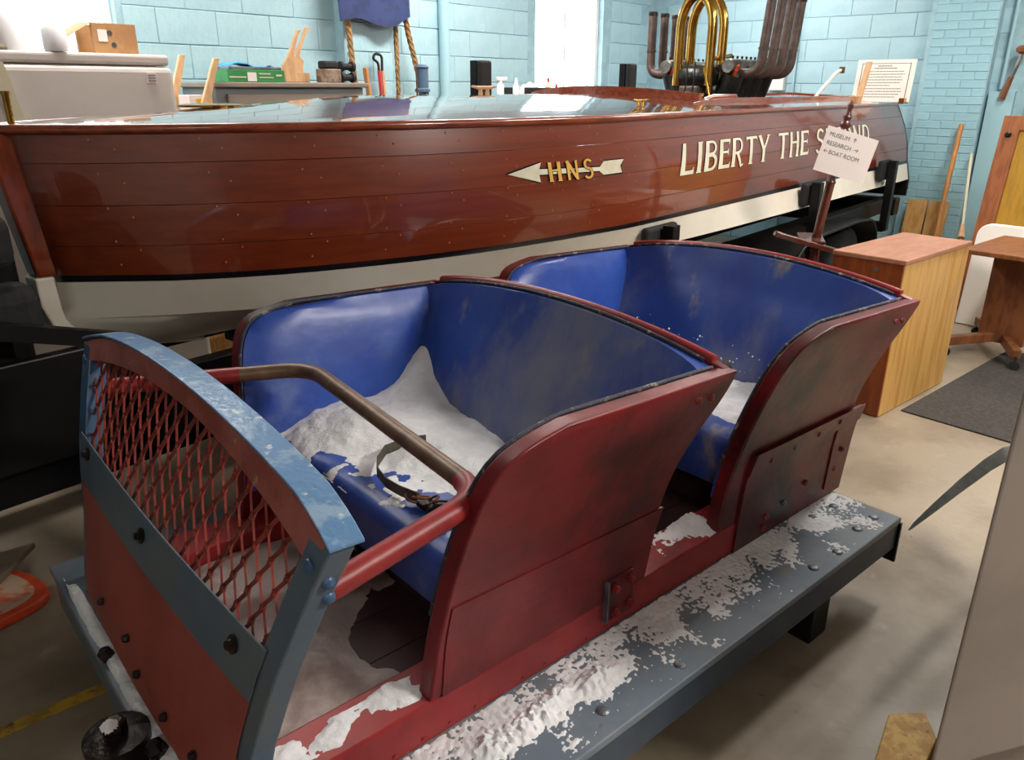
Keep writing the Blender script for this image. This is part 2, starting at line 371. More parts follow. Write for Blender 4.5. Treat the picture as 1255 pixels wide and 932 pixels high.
# ceiling lamps
for i, (u, v, pw_) in enumerate(LAMPS):
    names = ['over the filing cabinet', 'in the far corner of the room', 'over the white chest', 'over the brown cabinet', 'over the rolling table', 'added right of the camera to light housing and hull', 'added behind the camera as unseen fill']
    r = root('ceiling_lamp', W(u, v, LAMP_Z), 'white twin tube fluorescent ceiling lamp ' + names[i], 'lamp', 'ceiling lamps')
    t = MB(); t.box(u - .62, u + .62, v - .13, v + .13, LAMP_Z + .05, LAMP_Z + .12, W); t.box(u - .5, u - .47, v - .01, v + .01, LAMP_Z + .12, ZC, W); t.box(u + .47, u + .5, v - .01, v + .01, LAMP_Z + .12, ZC, W); t.build('housing', m_lampw, r)
    for dv in (-.07, .07):
        t = MB(); t.tube([W(u - .6, v + dv, LAMP_Z + .03), W(u + .6, v + dv, LAMP_Z + .03)], .016, 8); t.build('tube', m_tubeglow, r)
    la = bpy.data.lights.new('lamp_light', 'AREA'); la.shape = 'RECTANGLE'; la.size = 1.2; la.size_y = .26; la.energy = pw_ * LAMP_POWER; la.color = (1.0, .945, .87)
    lo = bpy.data.objects.new('lamp_light', la); COL.objects.link(lo); lo.location = W(u, v, LAMP_Z); lo.rotation_euler = (0, 0, ANG)

# ---------------------------------------------------------------- the roller coaster car
YC = 1.585; HD = .30
def hs(z): return .505 + .115 * min(1, max(0, (z - .5) / .47)) ** 1.5
def hf(z): return interp(z, [.3, .54, .97], [.505, .535, .675])
car = root('roller_coaster_car', (1.3, YC, 0), 'red and blue open roller coaster car with two snowy blue seats', 'ride car')
DY0, DY1, DX0, DX1 = .84, 2.33, .245, 2.40
t = MB(); t.box(DX0, DX1, DY0, DY1, HD - .022, HD); deck = t.build('deck', m_deckp, car, bevel=.004)
t = MB(); t.box(DX0 + .01, DX1, DY0 + .004, DY0 + .035, HD - .115, HD - .024); t.build('edge_board', m_bluedark, deck, bevel=.004)
t = MB(); t.box(DX0 + .01, DX1, DY1 - .035, DY1 - .004, HD - .115, HD - .024); t.build('edge_board', m_bluedark, deck, bevel=.004)
t = MB(); t.box(DX0 + .004, DX0 + .04, DY0 + .04, DY1 - .04, HD - .115, HD - .024); t.build('front_board', m_greyblue, deck, bevel=.004)
t = MB(); t.box(DX1 - .006, DX1 + .004, DY0 - .004, DY0 + .10, HD - .165, HD - .02); t.build('corner_bracket', m_black, deck)
t = MB(); t.box(DX1 - .05, DX1 - .01, DY0 + .10, DY1 - .04, HD - .13, HD - .024); t.build('rear_beam', m_black, deck)
for (x, y) in ((2.33, .90), (2.22, .90), (2.05, .875), (1.92, .88), (2.30, 1.02), (1.30, .88), (1.05, .90), (.80, .91), (2.18, 1.03)):
    t = MB(); t.lathe([(.016, 0), (.016, .002), (.011, .005), (.002, .006)], (x, y, HD), n=12); t.build('deck_bolt', m_gal, deck, smooth=False)
for (x, y) in ((2.02, .93), (2.02, 2.24), (.45, .93), (.45, 2.24)):
    t = MB(); t.box(x - .05, x + .05, y - .05, y + .05, 0, HD - .022); t.build('support_leg', m_black, car, bevel=.004)
for (x, y) in ((1.98, .90),):
    t = MB(); t.lathe([(.02, 0), (.024, .02), (.024, .05)], (x, y, HD - .16)); t.build('bolt_end', m_iron, car)
t = MB(); t.box(.7, 2.1, 1.52, 1.65, .10, HD - .022); t.build('centre_beam', m_black, car)
for (x, y) in ((.75, 1.2), (.75, 1.97), (1.95, 1.2), (1.95, 1.97)):
    t = MB(); t.lathe([(.04, -.03), (.085, -.03), (.085, .0), (.10, .0), (.10, .012), (.04, .012)], (x, y, .17), (0, 1, 0), 24); t.build('wheel', m_iron, car)
def plate_grid(c00, c10, c11, c01, y_of, th, nx=8, nz=8):
    A = []; B = []
    for i in range(nz + 1):
        ra = []; rb = []
        for j in range(nx + 1):
            a, b = j / nx, i / nz
            x = (c00[0] * (1 - a) + c10[0] * a) * (1 - b) + (c01[0] * (1 - a) + c11[0] * a) * b
            z = (c00[1] * (1 - a) + c10[1] * a) * (1 - b) + (c01[1] * (1 - a) + c11[1] * a) * b
            ra.append((x, y_of(z), z)); rb.append((x, y_of(z) - th, z))
        A.append(ra); B.append(rb)
    t = MB(); return t.slab(A, B)
# side rails (red beams) and floor boards
t = MB(); t.box(.36, 2.42, 1.08, 1.20, HD, .40); t.build('side_rail', m_redrail, car, bevel=.006)
t = MB(); t.box(.36, 2.42, 1.97, 2.09, HD, .40); t.build('side_rail', m_redrail, car, bevel=.006)
for k in range(5):
    y0 = 1.203 + k * .1528; t = MB(); t.box(.36, 2.42, y0, y0 + .149, HD, HD + .015); t.build('floor_board', m_inner, car)
for k in range(26):
    x = .62 + k * .07
    t = MB(); t.lathe([(.004, 0), (.004, .0015)], (x, 1.079, .318), (0, -1, 0), 6); t.build('rivet', m_bolt, car)
# seat tubs
FX = [(.712, .40), (.735, .52), (.752, .62), (.766, .72), (.782, .82), (.800, .898), (.832, .952), (.882, .978), (.99, .994)]
BX = [(1.385, .40), (1.405, .48), (1.422, .557), (1.432, .65), (1.45, .73), (1.487, .806), (1.528, .869), (1.55, .925), (1.553, .972)]
NR = 24
def samp(P, n):
    ds = [0]
    for a, b in zip(P, P[1:]): ds.append(ds[-1] + math.hypot(b[0] - a[0], b[1] - a[1]))
    out = []
    for i in range(n + 1):
        d = ds[-1] * i / n
        out.append((interp(d, ds, [p[0] for p in P]), interp(d, ds, [p[1] for p in P])))
    return out
def smoothpoly(P, it=2):
    for _ in range(it):
        Q = [P[0]]
        for a, b in zip(P, P[1:]):
            Q.append((a[0] * .75 + b[0] * .25, a[1] * .75 + b[1] * .25)); Q.append((a[0] * .25 + b[0] * .75, a[1] * .25 + b[1] * .75))
        Q.append(P[-1]); P = Q
    return P
FS = samp(smoothpoly(FX), NR); BSm = samp(smoothpoly(BX), NR)
def bxz(z):  # X of the back line at height z
    zs = [p[1] for p in BSm]; xs = [p[0] for p in BSm]; return interp(z, zs, xs)
def fxz(z):
    zs = [p[1] for p in FS]; xs = [p[0] for p in FS]; return interp(z, zs, xs)
ARCH = .062
def make_seat(dx, seat2):
    NC = 18
    for side in (-1, 1):
        A = []; B = []; 
        for i in range(NR + 1):
            ra = []; rb = []
            for j in range(NC + 1):
                s = j / NC; x = FS[i][0] + (BSm[i][0] - FS[i][0]) * s; z = FS[i][1] + (BSm[i][1] - FS[i][1]) * s
                if i == NR: pass
                ra.append((x + dx, YC + side * hs(z), z)); rb.append((x + dx, YC + side * (hs(z) - .045), z))
            A.append(ra); B.append(rb)
        t = MB(); t.slab(A, B)
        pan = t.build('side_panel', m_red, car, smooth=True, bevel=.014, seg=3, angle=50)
        # inner pad of the side
        A = []; B = []
        for i in range(3, NR + 1):
            ra = []; rb = []
            for j in range(NC + 1):
                s = j / NC; f0 = FS[i][0] + .012; b0 = BSm[i][0] - .055
                x = f0 + (b0 - f0) * s; z = min(FS[i][1] + (BSm[i][1] - FS[i][1]) * s, .985) - .004 * (i / NR)
                e = min(1, 6 * s, 6 * (1 - s), (NR - i) / 4.0 + .15); puff = .012 + .022 * max(0, e) ** .5
                ra.append((x + dx, YC + side * (hs(z) - .043), z)); rb.append((x + dx, YC + side * (hs(z) - .043 - puff), z))
            A.append(ra); B.append(rb)
        t = MB(); t.slab(A, B); t.build('side_pad', m_vinyl, car, smooth=True)
        # piping along the front and top edge of the pad
        pts = []
        for i in range(6, NR + 1): pts.append((FS[i][0] + dx + .006, YC + side * (hs(FS[i][1]) - .050), FS[i][1] - .001))
        for j in range(1, 12):
            s = j / 11; x = FS[NR][0] + (BSm[NR][0] - FS[NR][0]) * s; z = FS[NR][1] + (BSm[NR][1] - FS[NR][1]) * s
            pts.append((x + dx - (.04 if j == 11 else 0), YC + side * (hs(z) - .050), z + .001))
        t = MB(); t.tube(pts, .0055, 8); t.build('edge_piping', m_piping, car, smooth=True)
        if side == -1:
            # seam strip and lower plates on the outside
            if not seat2:
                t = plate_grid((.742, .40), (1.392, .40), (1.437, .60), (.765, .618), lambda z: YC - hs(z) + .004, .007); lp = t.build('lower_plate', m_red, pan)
                P = [(1.245, .335), (1.345, .335), (1.345, .458), (1.245, .458)]
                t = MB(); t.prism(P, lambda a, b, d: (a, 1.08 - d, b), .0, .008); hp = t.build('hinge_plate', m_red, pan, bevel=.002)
                for (x, z) in ((1.27, .43), (1.325, .435), (1.275, .355), (1.33, .36)):
                    t = MB(); t.lathe([(.014, 0), (.014, .004), (.010, .004), (.010, .012), (.006, .014)], (x, 1.071, z), (0, -1, 0), 6); t.build('hex_bolt', m_bolt, hp)
                t = MB(); t.box(1.238, 1.243, 1.064, 1.082, .34, .46); t.build('hinge_pin', m_gal, hp)
            else:
                yo = lambda z: 1.084 - (hs(z) - .505)
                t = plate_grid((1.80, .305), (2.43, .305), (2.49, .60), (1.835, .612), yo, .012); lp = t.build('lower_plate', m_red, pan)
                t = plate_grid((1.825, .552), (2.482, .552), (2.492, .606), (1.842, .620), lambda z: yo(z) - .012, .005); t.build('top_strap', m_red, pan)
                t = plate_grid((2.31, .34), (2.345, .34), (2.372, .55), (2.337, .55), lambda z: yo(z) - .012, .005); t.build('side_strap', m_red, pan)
                for (x, z) in ((2.06, .38), (1.96, .37), (2.18, .41), (1.95, .335), (2.36, .40), (2.40, .46), (1.93, .575), (2.06, .578), (2.2, .58), (2.33, .585)):
                    t = MB(); t.lathe([(.010, 0), (.010, .003), (.007, .007), (.002, .009)], (x, 1.078 - (hs(z) - .505) - .007, z), (0, -1, 0), 8); t.build('plate_bolt', m_bolt if x != 2.06 else m_gal, lp)
            for (x, z) in ((1.42, .925), (1.47, .92)):
                t = MB(); t.lathe([(.013, 0), (.013, .003), (.004, .006)], (x + dx, YC - hs(z) - .0005, z), (0, -1, .4), 12); t.build('rivet', m_bolt, pan)
    # back: outer shell and blue pad
    NS = 28
    def backpt(i, s, off):
        x, z = BSm[i]; tt = i / NR
        z2 = z + ARCH * (4 * s * (1 - s)) ** .9 * smooth01(.35, 1, tt)
        return (x + dx - off, YC + (2 * s - 1) * (hs(z) - .02), z2)
    A = [[backpt(i, j / NS, 0) for j in range(NS + 1)] for i in range(NR + 1)]
    B = [[backpt(i, j / NS, .028) for j in range(NS + 1)] for i in range(NR + 1)]
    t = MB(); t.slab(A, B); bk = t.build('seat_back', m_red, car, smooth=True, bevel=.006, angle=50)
    def padpt(i, s, front):
        x, z = BSm[i]; tt = i / NR
        z2 = z + ARCH * (4 * s * (1 - s)) ** .9 * smooth01(.35, 1, tt) - .003
        e = min(1, 9 * s, 9 * (1 - s), (NR - i) / 3.0 + .1)
        puff = .010 + .026 * max(0, e) ** .5 + .010 * math.sin(math.pi * s) * (1 - tt)
        wv = .006 * fbm(Vector((s * 5 + dx, tt * 3, 2.2)))
        off = .026 + (puff + wv if front else 0)
        # the pad curls forward into the sides
        curl = .045 * (abs(2 * s - 1) ** 9)
        return (x + dx - off - (curl if front else 0), YC + (2 * s - 1) * (hs(z) - .052), z2)
    A = [[padpt(i, j / NS, False) for j in range(NS + 1)] for i in range(6, NR + 1)]
    B = [[padpt(i, j / NS, True) for j in range(NS + 1)] for i in range(6, NR + 1)]
    t = MB(); t.slab(A, B); t.build('back_pad', m_vinylw, car, smooth=True)
    pts = [Vector(padpt(NR, j / 40, False)) + Vector((-.004, 0, .005)) for j in range(1, 40)]
    t = MB(); t.tube(pts, .006, 8); t.build('edge_piping', m_piping, car, smooth=True)
    pts = [Vector(backpt(NR, .035 + .93 * j / 40, .012)) + Vector((0, 0, .001)) for j in range(0, 41)]
    t = MB(); t.tube(pts, .013, 8); t.build('top_rim', m_redrail, car, smooth=True)
    # cushion
    def cush(x, y, top=True):
        s = (x - CX0) / (CX1 - CX0); e = min(1, max(0, (y - CY0) / .06), max(0, (CY1 - y) / .06))
        r = min(1, (x - CX0) / .07); z = .655 - .075 * s
        z -= .05 * (1 - math.sqrt(max(0, 1 - (1 - r) ** 2)))
        z -= .03 * (1 - math.sqrt(max(0, 1 - (1 - e) ** 2)))
        z += .006 * fbm(Vector((x * 6, y * 6, dx)))
        return z
    CX0, CX1, CY0, CY1 = .835, 1.40, YC - .505, YC + .505
    xs = [0, .008, .02, .04, .07, .11] + [.16 + .05 * k for k in range(9)]
    A = []; B = []
    for x in xs:
        ra = []; rb = []
        for j in range(25):
            y = CY0 + (CY1 - CY0) * j / 24; xx = CX0 + min(x, CX1 - CX0)
            ra.append((xx + dx, y, cush(xx, y))); rb.append((xx + dx + (.03 if x < .05 else 0), y, .455))
        A.append(ra); B.append(rb)
    t = MB(); t.slab(A, B); t.build('cushion', m_vinyl if not seat2 else m_vinylw, car, smooth=True, bevel=.006, angle=60)
    t = MB(); t.box(.96 + dx, .98 + dx, 1.21, 1.96, HD + .015, .455); t.build('seat_riser', m_inner, car)
    t = MB(); t.box(.98 + dx, 1.38 + dx, 1.09, 2.08, .435, .455); t.build('seat_board', m_inner, car)
    return cush
cush1 = make_seat(0.0, False)
cush2 = make_seat(1.005, True)
# front screen frame
FP = [(.455, 1.0), (.44, .97), (.40, .85), (.357, .70), (.328, .54), (.300, .40), (.285, .30)]
def fx(z): return interp(z, [p[1] for p in FP][::-1], [p[0] for p in FP][::-1])
def fp(y, z, d=0.0): return Vector((fx(z) + d, y, z))
def archz(s): return .952 + .075 * (4 * s * (1 - s)) ** .85   # inner height of the arch, s across
for side in (-1, 1):
    zs = [.302, .36, .42, .48, .54, .60, .66, .72, .78, .84, .90, .962]
    A = []; B = []
    for z in zs:
        h = hf(z)
        A.append([(fx(z), YC + side * (h - .062), z), (fx(z), YC + side * h, z)])
        B.append([(fx(z) + .046, YC + side * (h - .062), z - .004), (fx(z) + .046, YC + side * h, z - .004)])
    t = MB(); t.slab(A, B); up = t.build('frame_upright', m_bluemet if side > 0 else m_greyblue, car, bevel=.004, angle=60)
    for (z, d) in ((.90, .02), (.865, .035)):
        t = MB(); t.lathe([(.012, 0), (.011, .004), (.004, .008)], (fx(z) + d + .005, YC + side * (hf(z) + .0), z), (0, side, 0), 12); t.build('rivet', m_blueb, up, smooth=True)
    t = MB(); t.lathe([(.013, 0), (.012, .004), (.004, .008)], (fx(.925), YC + side * (hf(.925) - .03), .925), (-1, 0, 0), 12); t.build('rivet', m_blueb, up, smooth=True)
NA = 40
def ztop(s): return .965 + .085 * (4 * s * (1 - s)) ** .85
A = []; B = []
for j in range(NA + 1):
    s = j / NA; y = YC + (2 * s - 1) * .655; zt = ztop(s)
    A.append([(fx(zt - .055), y, zt - .055), (fx(zt), y, zt)]); B.append([(fx(zt - .055) + .05, y, zt - .063), (fx(zt) + .05, y, zt - .004)])
t = MB(); t.slab(A, B); ar = t.build('frame_arch', M('faded_pink_red_paint', (170, 98, 88), (150, 76, 66), sc=7, rough=.45, layers=(((196, 160, 130), 26, .66, .74),)), car, bevel=.003, angle=60)
A = []; B = []
for j in range(NA + 1):
    s = j / NA; y = YC + (2 * s - 1) * .680; zt = ztop(s)
    A.append([(fx(zt) - .004, y, zt + .001), (fx(zt) + .056, y, zt - .003)]); B.append([(fx(zt) - .004, y, zt + .007), (fx(zt) + .056, y, zt + .003)])
t = MB(); t.slab(A, B); t.build('top_strap', m_archtop, ar, bevel=.002, angle=60)
# expanded metal screen: diamonds, long way up the slope
scr = MB(); SW, LW = .062, .080; z0s, z1s = .70, 1.05
nrow = int((z1s - z0s) / (LW / 2)) + 1; ncol = int(1.34 / (SW / 2)) + 2
def sp(i, j):
    return YC - .67 + i * SW / 2, z0s + j * LW / 2
def inside(y, z):
    s = (y - YC + .677) / 1.354
    return 0 < s < 1 and z < ztop(s) - .045 and abs(y - YC) < hf(z) - .05 and z > .69
for i in range(ncol):
    for j in range(nrow):
        if (i + j) % 2: continue
        y0, zz0 = sp(i, j)
        for di in (-1, 1):
            y1, zz1 = sp(i + di, j + 1)
            if inside(y0, zz0) or inside(y1, zz1):
                p = fp(y0, zz0, .02 - .003 * di); q = fp(y1, zz1, .02 + .003 * di)
                # strand with a short bond at each end, as the sheet is slit and stretched
                m1 = p.lerp(q, .16); m1.y = p.y + (q.y - p.y) * .05; m2 = p.lerp(q, .84); m2.y = p.y + (q.y - p.y) * .95
                for a, b in ((p, m1), (m1, m2), (m2, q)): scr.bar(a, b, .0074, .0040, (1, 0, .3))
so = scr.build('mesh_screen', M('red_screen_paint', (150, 62, 54), (112, 50, 40), sc=14, rough=.4, layers=(((80, 48, 34), 20, .6, .7), ((200, 140, 60), 40, .73, .76))), car); so['kind'] = 'stuff'
# lower plate with a grey-blue band on top
def plate_strip(za, zb, mat, name, parent, off=-.006, n=8):
    A = []; B = []
    for i in range(n + 1):
        z = za + (zb - za) * i / n; h = hf(z) - .043
        ra = []; rb = []
        for j in range(25):
            s = j / 24; y = YC + (2 * s - 1) * h; y = y + (.05 if s == 1 else 0) * 0
            bow = -.012 * math.sin(math.pi * s)
            ra.append((fx(z) + off + bow, y, z)); rb.append((fx(z) + off + .004 + bow, y, z))
        A.append(ra); B.append(rb)
    t = MB(); t.slab(A, B); return t.build(name, mat, parent, smooth=True, bevel=.0015, angle=50)
pl = plate_strip(.345, .640, m_redplate, 'front_plate', car)
plate_strip(.640, .755, m_greyblue, 'band', pl)
for (s, z) in ((.07, .73), (.5, .715), (.93, .715)):
    y = YC - (2 * s - 1) * (hf(z) - .058); c = (fx(z) - .008 - .012 * math.sin(math.pi * s), y, z)
    t = MB(); t.lathe([(.017, 0), (.017, .004), (.009, .005), (.008, .014), (.003, .015)], c, (-1, 0, .3), 14); t.build('plate_bolt', m_iron, pl)
for (s, z) in ((.43, .44), (.52, .40), (.2, .42), (.7, .40), (.86, .41)):
    y = YC - (2 * s - 1) * (hf(z) - .058); c = (fx(z) - .008 - .012 * math.sin(math.pi * s), y, z)
    t = MB(); t.lathe([(.010, 0), (.010, .004), (.007, .012), (.002, .013)], c, (-1, 0, .3), 8); t.build('plate_bolt', m_iron, pl)
t = MB(); t.box(.285, .33, YC - .47, YC + .47, HD, .352); t.build('plate_sill', m_iron, car, bevel=.004)
# lap bars
def lap(dx, name, full):
    z = .85
    P = [(.46 + dx, 1.0, z - .015), (.845 + dx, 1.062, z), (.93 + dx, 1.945, z + .005), (.46 + dx, 2.19, z - .005)]
    Q = fillet(P, .09, 10)
    # red paint on the ends, worn brown in the middle
    n = len(Q); L = [0]
    for a, b in zip(Q, Q[1:]): L.append(L[-1] + (b - a).length)
    def cut(l0, l1):
        out = []
        for i in range(n):
            if l0 - 1e-6 <= L[i] <= l1 + 1e-6: out.append(Q[i])
        def at(l):
            for i in range(n - 1):
                if L[i] <= l <= L[i + 1]: return Q[i].lerp(Q[i + 1], (l - L[i]) / max(1e-6, L[i + 1] - L[i]))
            return Q[-1]
        return [at(l0)] + [q for q in out if (q - at(l0)).length > .004 and (q - at(l1)).length > .004] + [at(l1)]
    c1 = .43; c2 = L[-1] - .33
    t = MB(); t.tube(cut(c1, c2), .0215, 14); lb = t.build(name, m_tube, car, smooth=True)
    t = MB(); t.tube(cut(0, c1 + .01), .0235, 14); t.build('painted_end', m_redrail, lb, smooth=True)
    t = MB(); t.tube(cut(c2 - .01, L[-1]), .0225, 14); t.build('painted_end', m_redrail, lb, smooth=True)
lap(0, 'lap_bar', True)
t = MB(); t.tube([(1.555, 1.90, .84), (1.66, 1.7, .87), (1.69, 1.35, .87), (1.62, 1.13, .87), (1.56, 1.10, .86)], .020, 12); lb2 = t.build('lap_bar', m_tube, car, smooth=True)
t = MB(); t.tube([(1.565, 1.085, .90), (1.68, 1.085, .92)], [.019, .019], 14, False); t.tube([(1.68, 1.085, .92), (1.58, 1.085, .903)], [.014, .014], 14, False); t.build('rubber_grip', m_rubber, lb2, smooth=True)
# seat belt on the front seat
def cz(x, y): return cush1(x, y)
bp_ = [(1.12, 1.66, .045), (1.06, 1.69, .035), (1.00, 1.68, .03), (.95, 1.64, .02), (.915, 1.585, .015), (.90, 1.52, .012), (.905, 1.46, .012), (.925, 1.40, .014)]
pts = []
for k in range(len(bp_) - 1):
    for q in range(5):
        s = q / 5; a, b = bp_[k], bp_[k + 1]; x = a[0] + (b[0] - a[0]) * s; y = a[1] + (b[1] - a[1]) * s; pts.append(Vector((x, y, cz(x, y) + .012 + a[2] + (b[2] - a[2]) * s)))
A = []; B = []
for i, p in enumerate(pts):
    d = (pts[min(i + 1, len(pts) - 1)] - pts[max(i - 1, 0)]).normalized(); nrm = Vector((0, 0, 1)).cross(d).normalized(); upv = Vector((0, 0, .014))
    A.append([p - upv - nrm * .0015, p + upv - nrm * .0015]); B.append([p - upv + nrm * .0015, p + upv + nrm * .0015])
t = MB(); t.slab(A, B); belt = t.build('seat_belt', m_strap, car, smooth=True)
t = MB(); x0, y0 = .945, 1.335
A = []; B = []
for k in range(9):
    s = k / 8; x = .955 + .12 * s; y = 1.335 - .16 * s; z = cz(x, y) + .024 + .012 * math.sin(s * 3)
    A.append([(x - .02, y - .014, z), (x + .02, y + .014, z)]); B.append([(x - .02, y - .014, z + .003), (x + .02, y + .014, z + .003)])
t.slab(A, B); t.build('strap_end', m_strap, belt, smooth=True)
def ring(c, R, r, n, axis):
    ax = Vector(axis).normalized(); e1 = ax.orthogonal().normalized(); e2 = ax.cross(e1); c = Vector(c)
    P = [c + (e1 * math.cos(2 * math.pi * k / n) + e2 * math.sin(2 * math.pi * k / n)) * R for k in range(n + 1)]
    t = MB(); t.tube(P, r, 8, False); return t
for (x, y, dz, ax) in ((.945, 1.345, .034, (.5, .6, .9)), (.925, 1.40, .03, (.3, .3, 1)), (.935, 1.375, .03, (-.3, .5, 1)), (.918, 1.425, .022, (.2, -.3, 1))):
    ring((x, y, cz(x, y) + dz), .021, .0032, 18, ax).build('belt_ring', m_rust, belt, smooth=True)
t = MB(); t.box(.912, .95, 1.355, 1.41, cz(.93, 1.38) + .008, cz(.93, 1.38) + .024); t.build('buckle', m_iron, belt, bevel=.005)
# coupler on the front
t = MB(); t.lathe([(.04, -.10), (.05, -.06), (.07, -.055), (.074, -.02), (.06, -.01), (.058, .02), (.066, .025), (.066, .045), (.04, .05), (.0, .052)], (.205, 1.50, .285), (0, 0, 1), 20); cp = t.build('coupler', m_iron, car, smooth=True)
t = MB(); t.lathe([(.024, 0), (.024, .028), (.016, .032)], (.205, 1.50, .335), (0, 0, 1), 6); t.build('hex_nut', m_iron, cp)
t = MB(); t.box(.20, .30, 1.455, 1.545, .245, .29); t.build('coupler_arm', m_iron, cp, bevel=.006)
t = MB(); t.lathe([(.022, 0), (.022, .025), (.012, .04)], (.262, 1.42, HD + .004), (-.3, -.2, 1), 6); t.build('hex_nut', m_iron, cp)
t = MB(); t.lathe([(.018, 0), (.018, .02), (.010, .032)], (.265, 1.80, HD + .004), (-.3, -.2, 1), 6); t.build('hex_nut', m_iron, cp)

# ---------------------------------------------------------------- snow (height fields that rise out of what they lie on)
def snow(name, x0, x1, y0, y1, step, base, depth, label, sink=.012, mat=None):
    nx = int((x1 - x0) / step) + 1; ny = int((y1 - y0) / step) + 1
    H = []
    for i in range(nx + 1):
        row = []
        for j in range(ny + 1):
            x = x0 + (x1 - x0) * i / nx; y = y0 + (y1 - y0) * j / ny; row.append((x, y, base(x, y), depth(x, y)))
        H.append(row)
    idx = {}; vs = []; fs = []
    def vid(i, j):
        if (i, j) not in idx:
            x, y, b, d = H[i][j]; idx[(i, j)] = len(vs); vs.append((x, y, b + max(d, -sink)))
        return idx[(i, j)]
    for i in range(nx):
        for j in range(ny):
            if max(H[i][j][3], H[i + 1][j][3], H[i][j + 1][3], H[i + 1][j + 1][3]) > 0:
                fs.append((vid(i, j), vid(i + 1, j), vid(i + 1, j + 1), vid(i, j + 1)))
    t = MB(); t.add(vs, fs); o = t.build(name, mat or m_snow, smooth=True)
    return tag(o, label, 'snow', kind='stuff')
def gauss(x, y, cx, cy, sx, sy): return math.exp(-((x - cx) / sx) ** 2 - ((y - cy) / sy) ** 2)
def d_seat1(x, y):
    n = fbm(Vector((x * 7, y * 7, 1.0))); n2 = fbm(Vector((x * 30, y * 30, 4.0)))
    front = .93 + .10 * smooth01(1.9, 1.3, y) - .07 * smooth01(1.75, 2.0, y) + .04 * n     # edge of the cover on the cushion
    d = .045 * smooth01(front - .01, front + .16, x) - .004
    d += .20 * gauss(x, y, 1.44, 2.09, .15, .13)               # drift in the far corner
    d += .035 * gauss(x, y, 1.15, 1.9, .22, .2) + .015 * gauss(x, y, 1.25, 1.3, .1, .12)
    d -= .05 * gauss(x, y, 1.13, 1.665, .035, .03)               # hole where the strap goes in
    d -= .06 * gauss(x, y, 1.37, 1.50, .05, .10)                # gap at the back
    d -= .03 * smooth01(1.30, 1.1, y) * smooth01(1.2, 1.0, x)
    return d + .010 * n + .004 * n2
snow('snow', .84, 1.40, 1.10, 2.10, .0065, cush1, d_seat1, 'drift of old snow lying on the front blue seat')
def cb2(x, y): return cush2(x - 1.005, y)
def d_seat2(x, y):
    xx = x - 1.005; n = fbm(Vector((x * 7, y * 7, 8.0))); n2 = fbm(Vector((x * 40, y * 40, 4.0)))
    d = .035 * smooth01(.88, 1.05, xx) - .016 + .06 * gauss(xx, y, 1.40, 2.06, .12, .12) + .014 * gauss(xx, y, .98, 1.20, .12, .15)
    return d + .012 * n + .004 * n2
snow('snow', 1.85, 2.405, 1.10, 2.10, .010, cb2, d_seat2, 'thin snow covering the rear blue seat cushion')
def d_floor(x, y):
    n = fbm(Vector((x * 6, y * 6, 3.0))); n2 = fbm(Vector((x * 28, y * 28, 3.0)))
    return .03 + .05 * gauss(x, y, .5, 1.45, .25, .35) + .02 * n + .004 * n2 - .07 * gauss(x, y, .80, 1.42, .12, .16) - .03 * smooth01(.72, .95, x)
snow('snow', .37, .955, 1.205, 1.965, .014, lambda x, y: HD + .016, d_floor, 'greyish snow on the foot well floor behind the front screen', mat=M('dirty_shaded_snow', (184, 172, 168), (150, 134, 128), sc=5, rough=.7, bump=.3, bsc=60))  # darker snow colour holds painted foot-well shade as well as dirt
def d_rail(x, y):
    n = fbm(Vector((x * 14, y * 14, 5.0))); n2 = fbm(Vector((x * 50, y * 50, 5.0)))
    e = min(1, max(0, (y - 1.085) / .02), max(0, (1.195 - y) / .02))
    return (.030 * gauss(x, y, .66, 1.16, .08, .06) + .024 * gauss(x, y, .42, 1.13, .09, .06) + .010 * gauss(x, y, .53, 1.15, .05, .05) - .014 + .010 * n + .005 * n2) * 1.0 - .02 * (1 - e)
snow('snow', .37, .73, 1.084, 1.198, .006, lambda x, y: .40, d_rail, 'snow clumps on the red rail beside the front seat')
def d_rail2(x, y):
    n = fbm(Vector((x * 18, y * 18, 6.0))); n2 = fbm(Vector((x * 70, y * 70, 6.0)))
    return .022 * gauss(x, y, 1.72, 1.15, .05, .07) + .008 * gauss(x, y, 1.62, 1.17, .09, .05) - .005 + .004 * n + .004 * n2
snow('snow', 1.41, 1.75, 1.084, 1.198, .005, lambda x, y: .40, d_rail2, 'snow on the red rail between the two seats')
def d_deck(x, y):
    n = fbm(Vector((x * 9, y * 9, 7.0)), 5); n2 = fbm(Vector((x * 85, y * 85, 7.0)), 3)
    edge = smooth01(.89, 1.05, y + .05 * n)
    cover = edge * (.75 + .25 * smooth01(.7, 1.6, x)) - .35 * smooth01(2.28, 2.36, x) - .15 * (1 - smooth01(.4, .9, x)) * (1 - smooth01(.98, 1.05, y))
    d = .005 * (cover - .52) + .0042 * n + .0042 * n2
    for (cx, cy, a, sx, sy) in ((.93, .985, .030, .055, .030), (.85, .965, .022, .05, .03), (1.12, .975, .030, .05, .028), (1.0, 1.0, .022, .028, .02), (.80, .99, .02, .03, .03)):
        d += a * gauss(x, y, cx, cy, sx, sy) * (.8 + .5 * n + .3 * n2)
    return d
snow('snow', .40, 2.39, .855, 1.076, .0042, lambda x, y: HD, d_deck, 'frosty snow crust along the near edge of the grey deck', sink=.002)
def d_front(x, y):
    n = fbm(Vector((x * 14, y * 14, 9.0))); n2 = fbm(Vector((x * 60, y * 60, 9.0)))
    return .018 * smooth01(2.25, 2.1, y) - .006 + .010 * n + .004 * n2 - .03 * smooth01(.262, .25, x)
snow('snow', .247, .285, 1.0, 2.29, .006, lambda x, y: HD, d_front, 'narrow strip of snow on the front ledge below the plate')
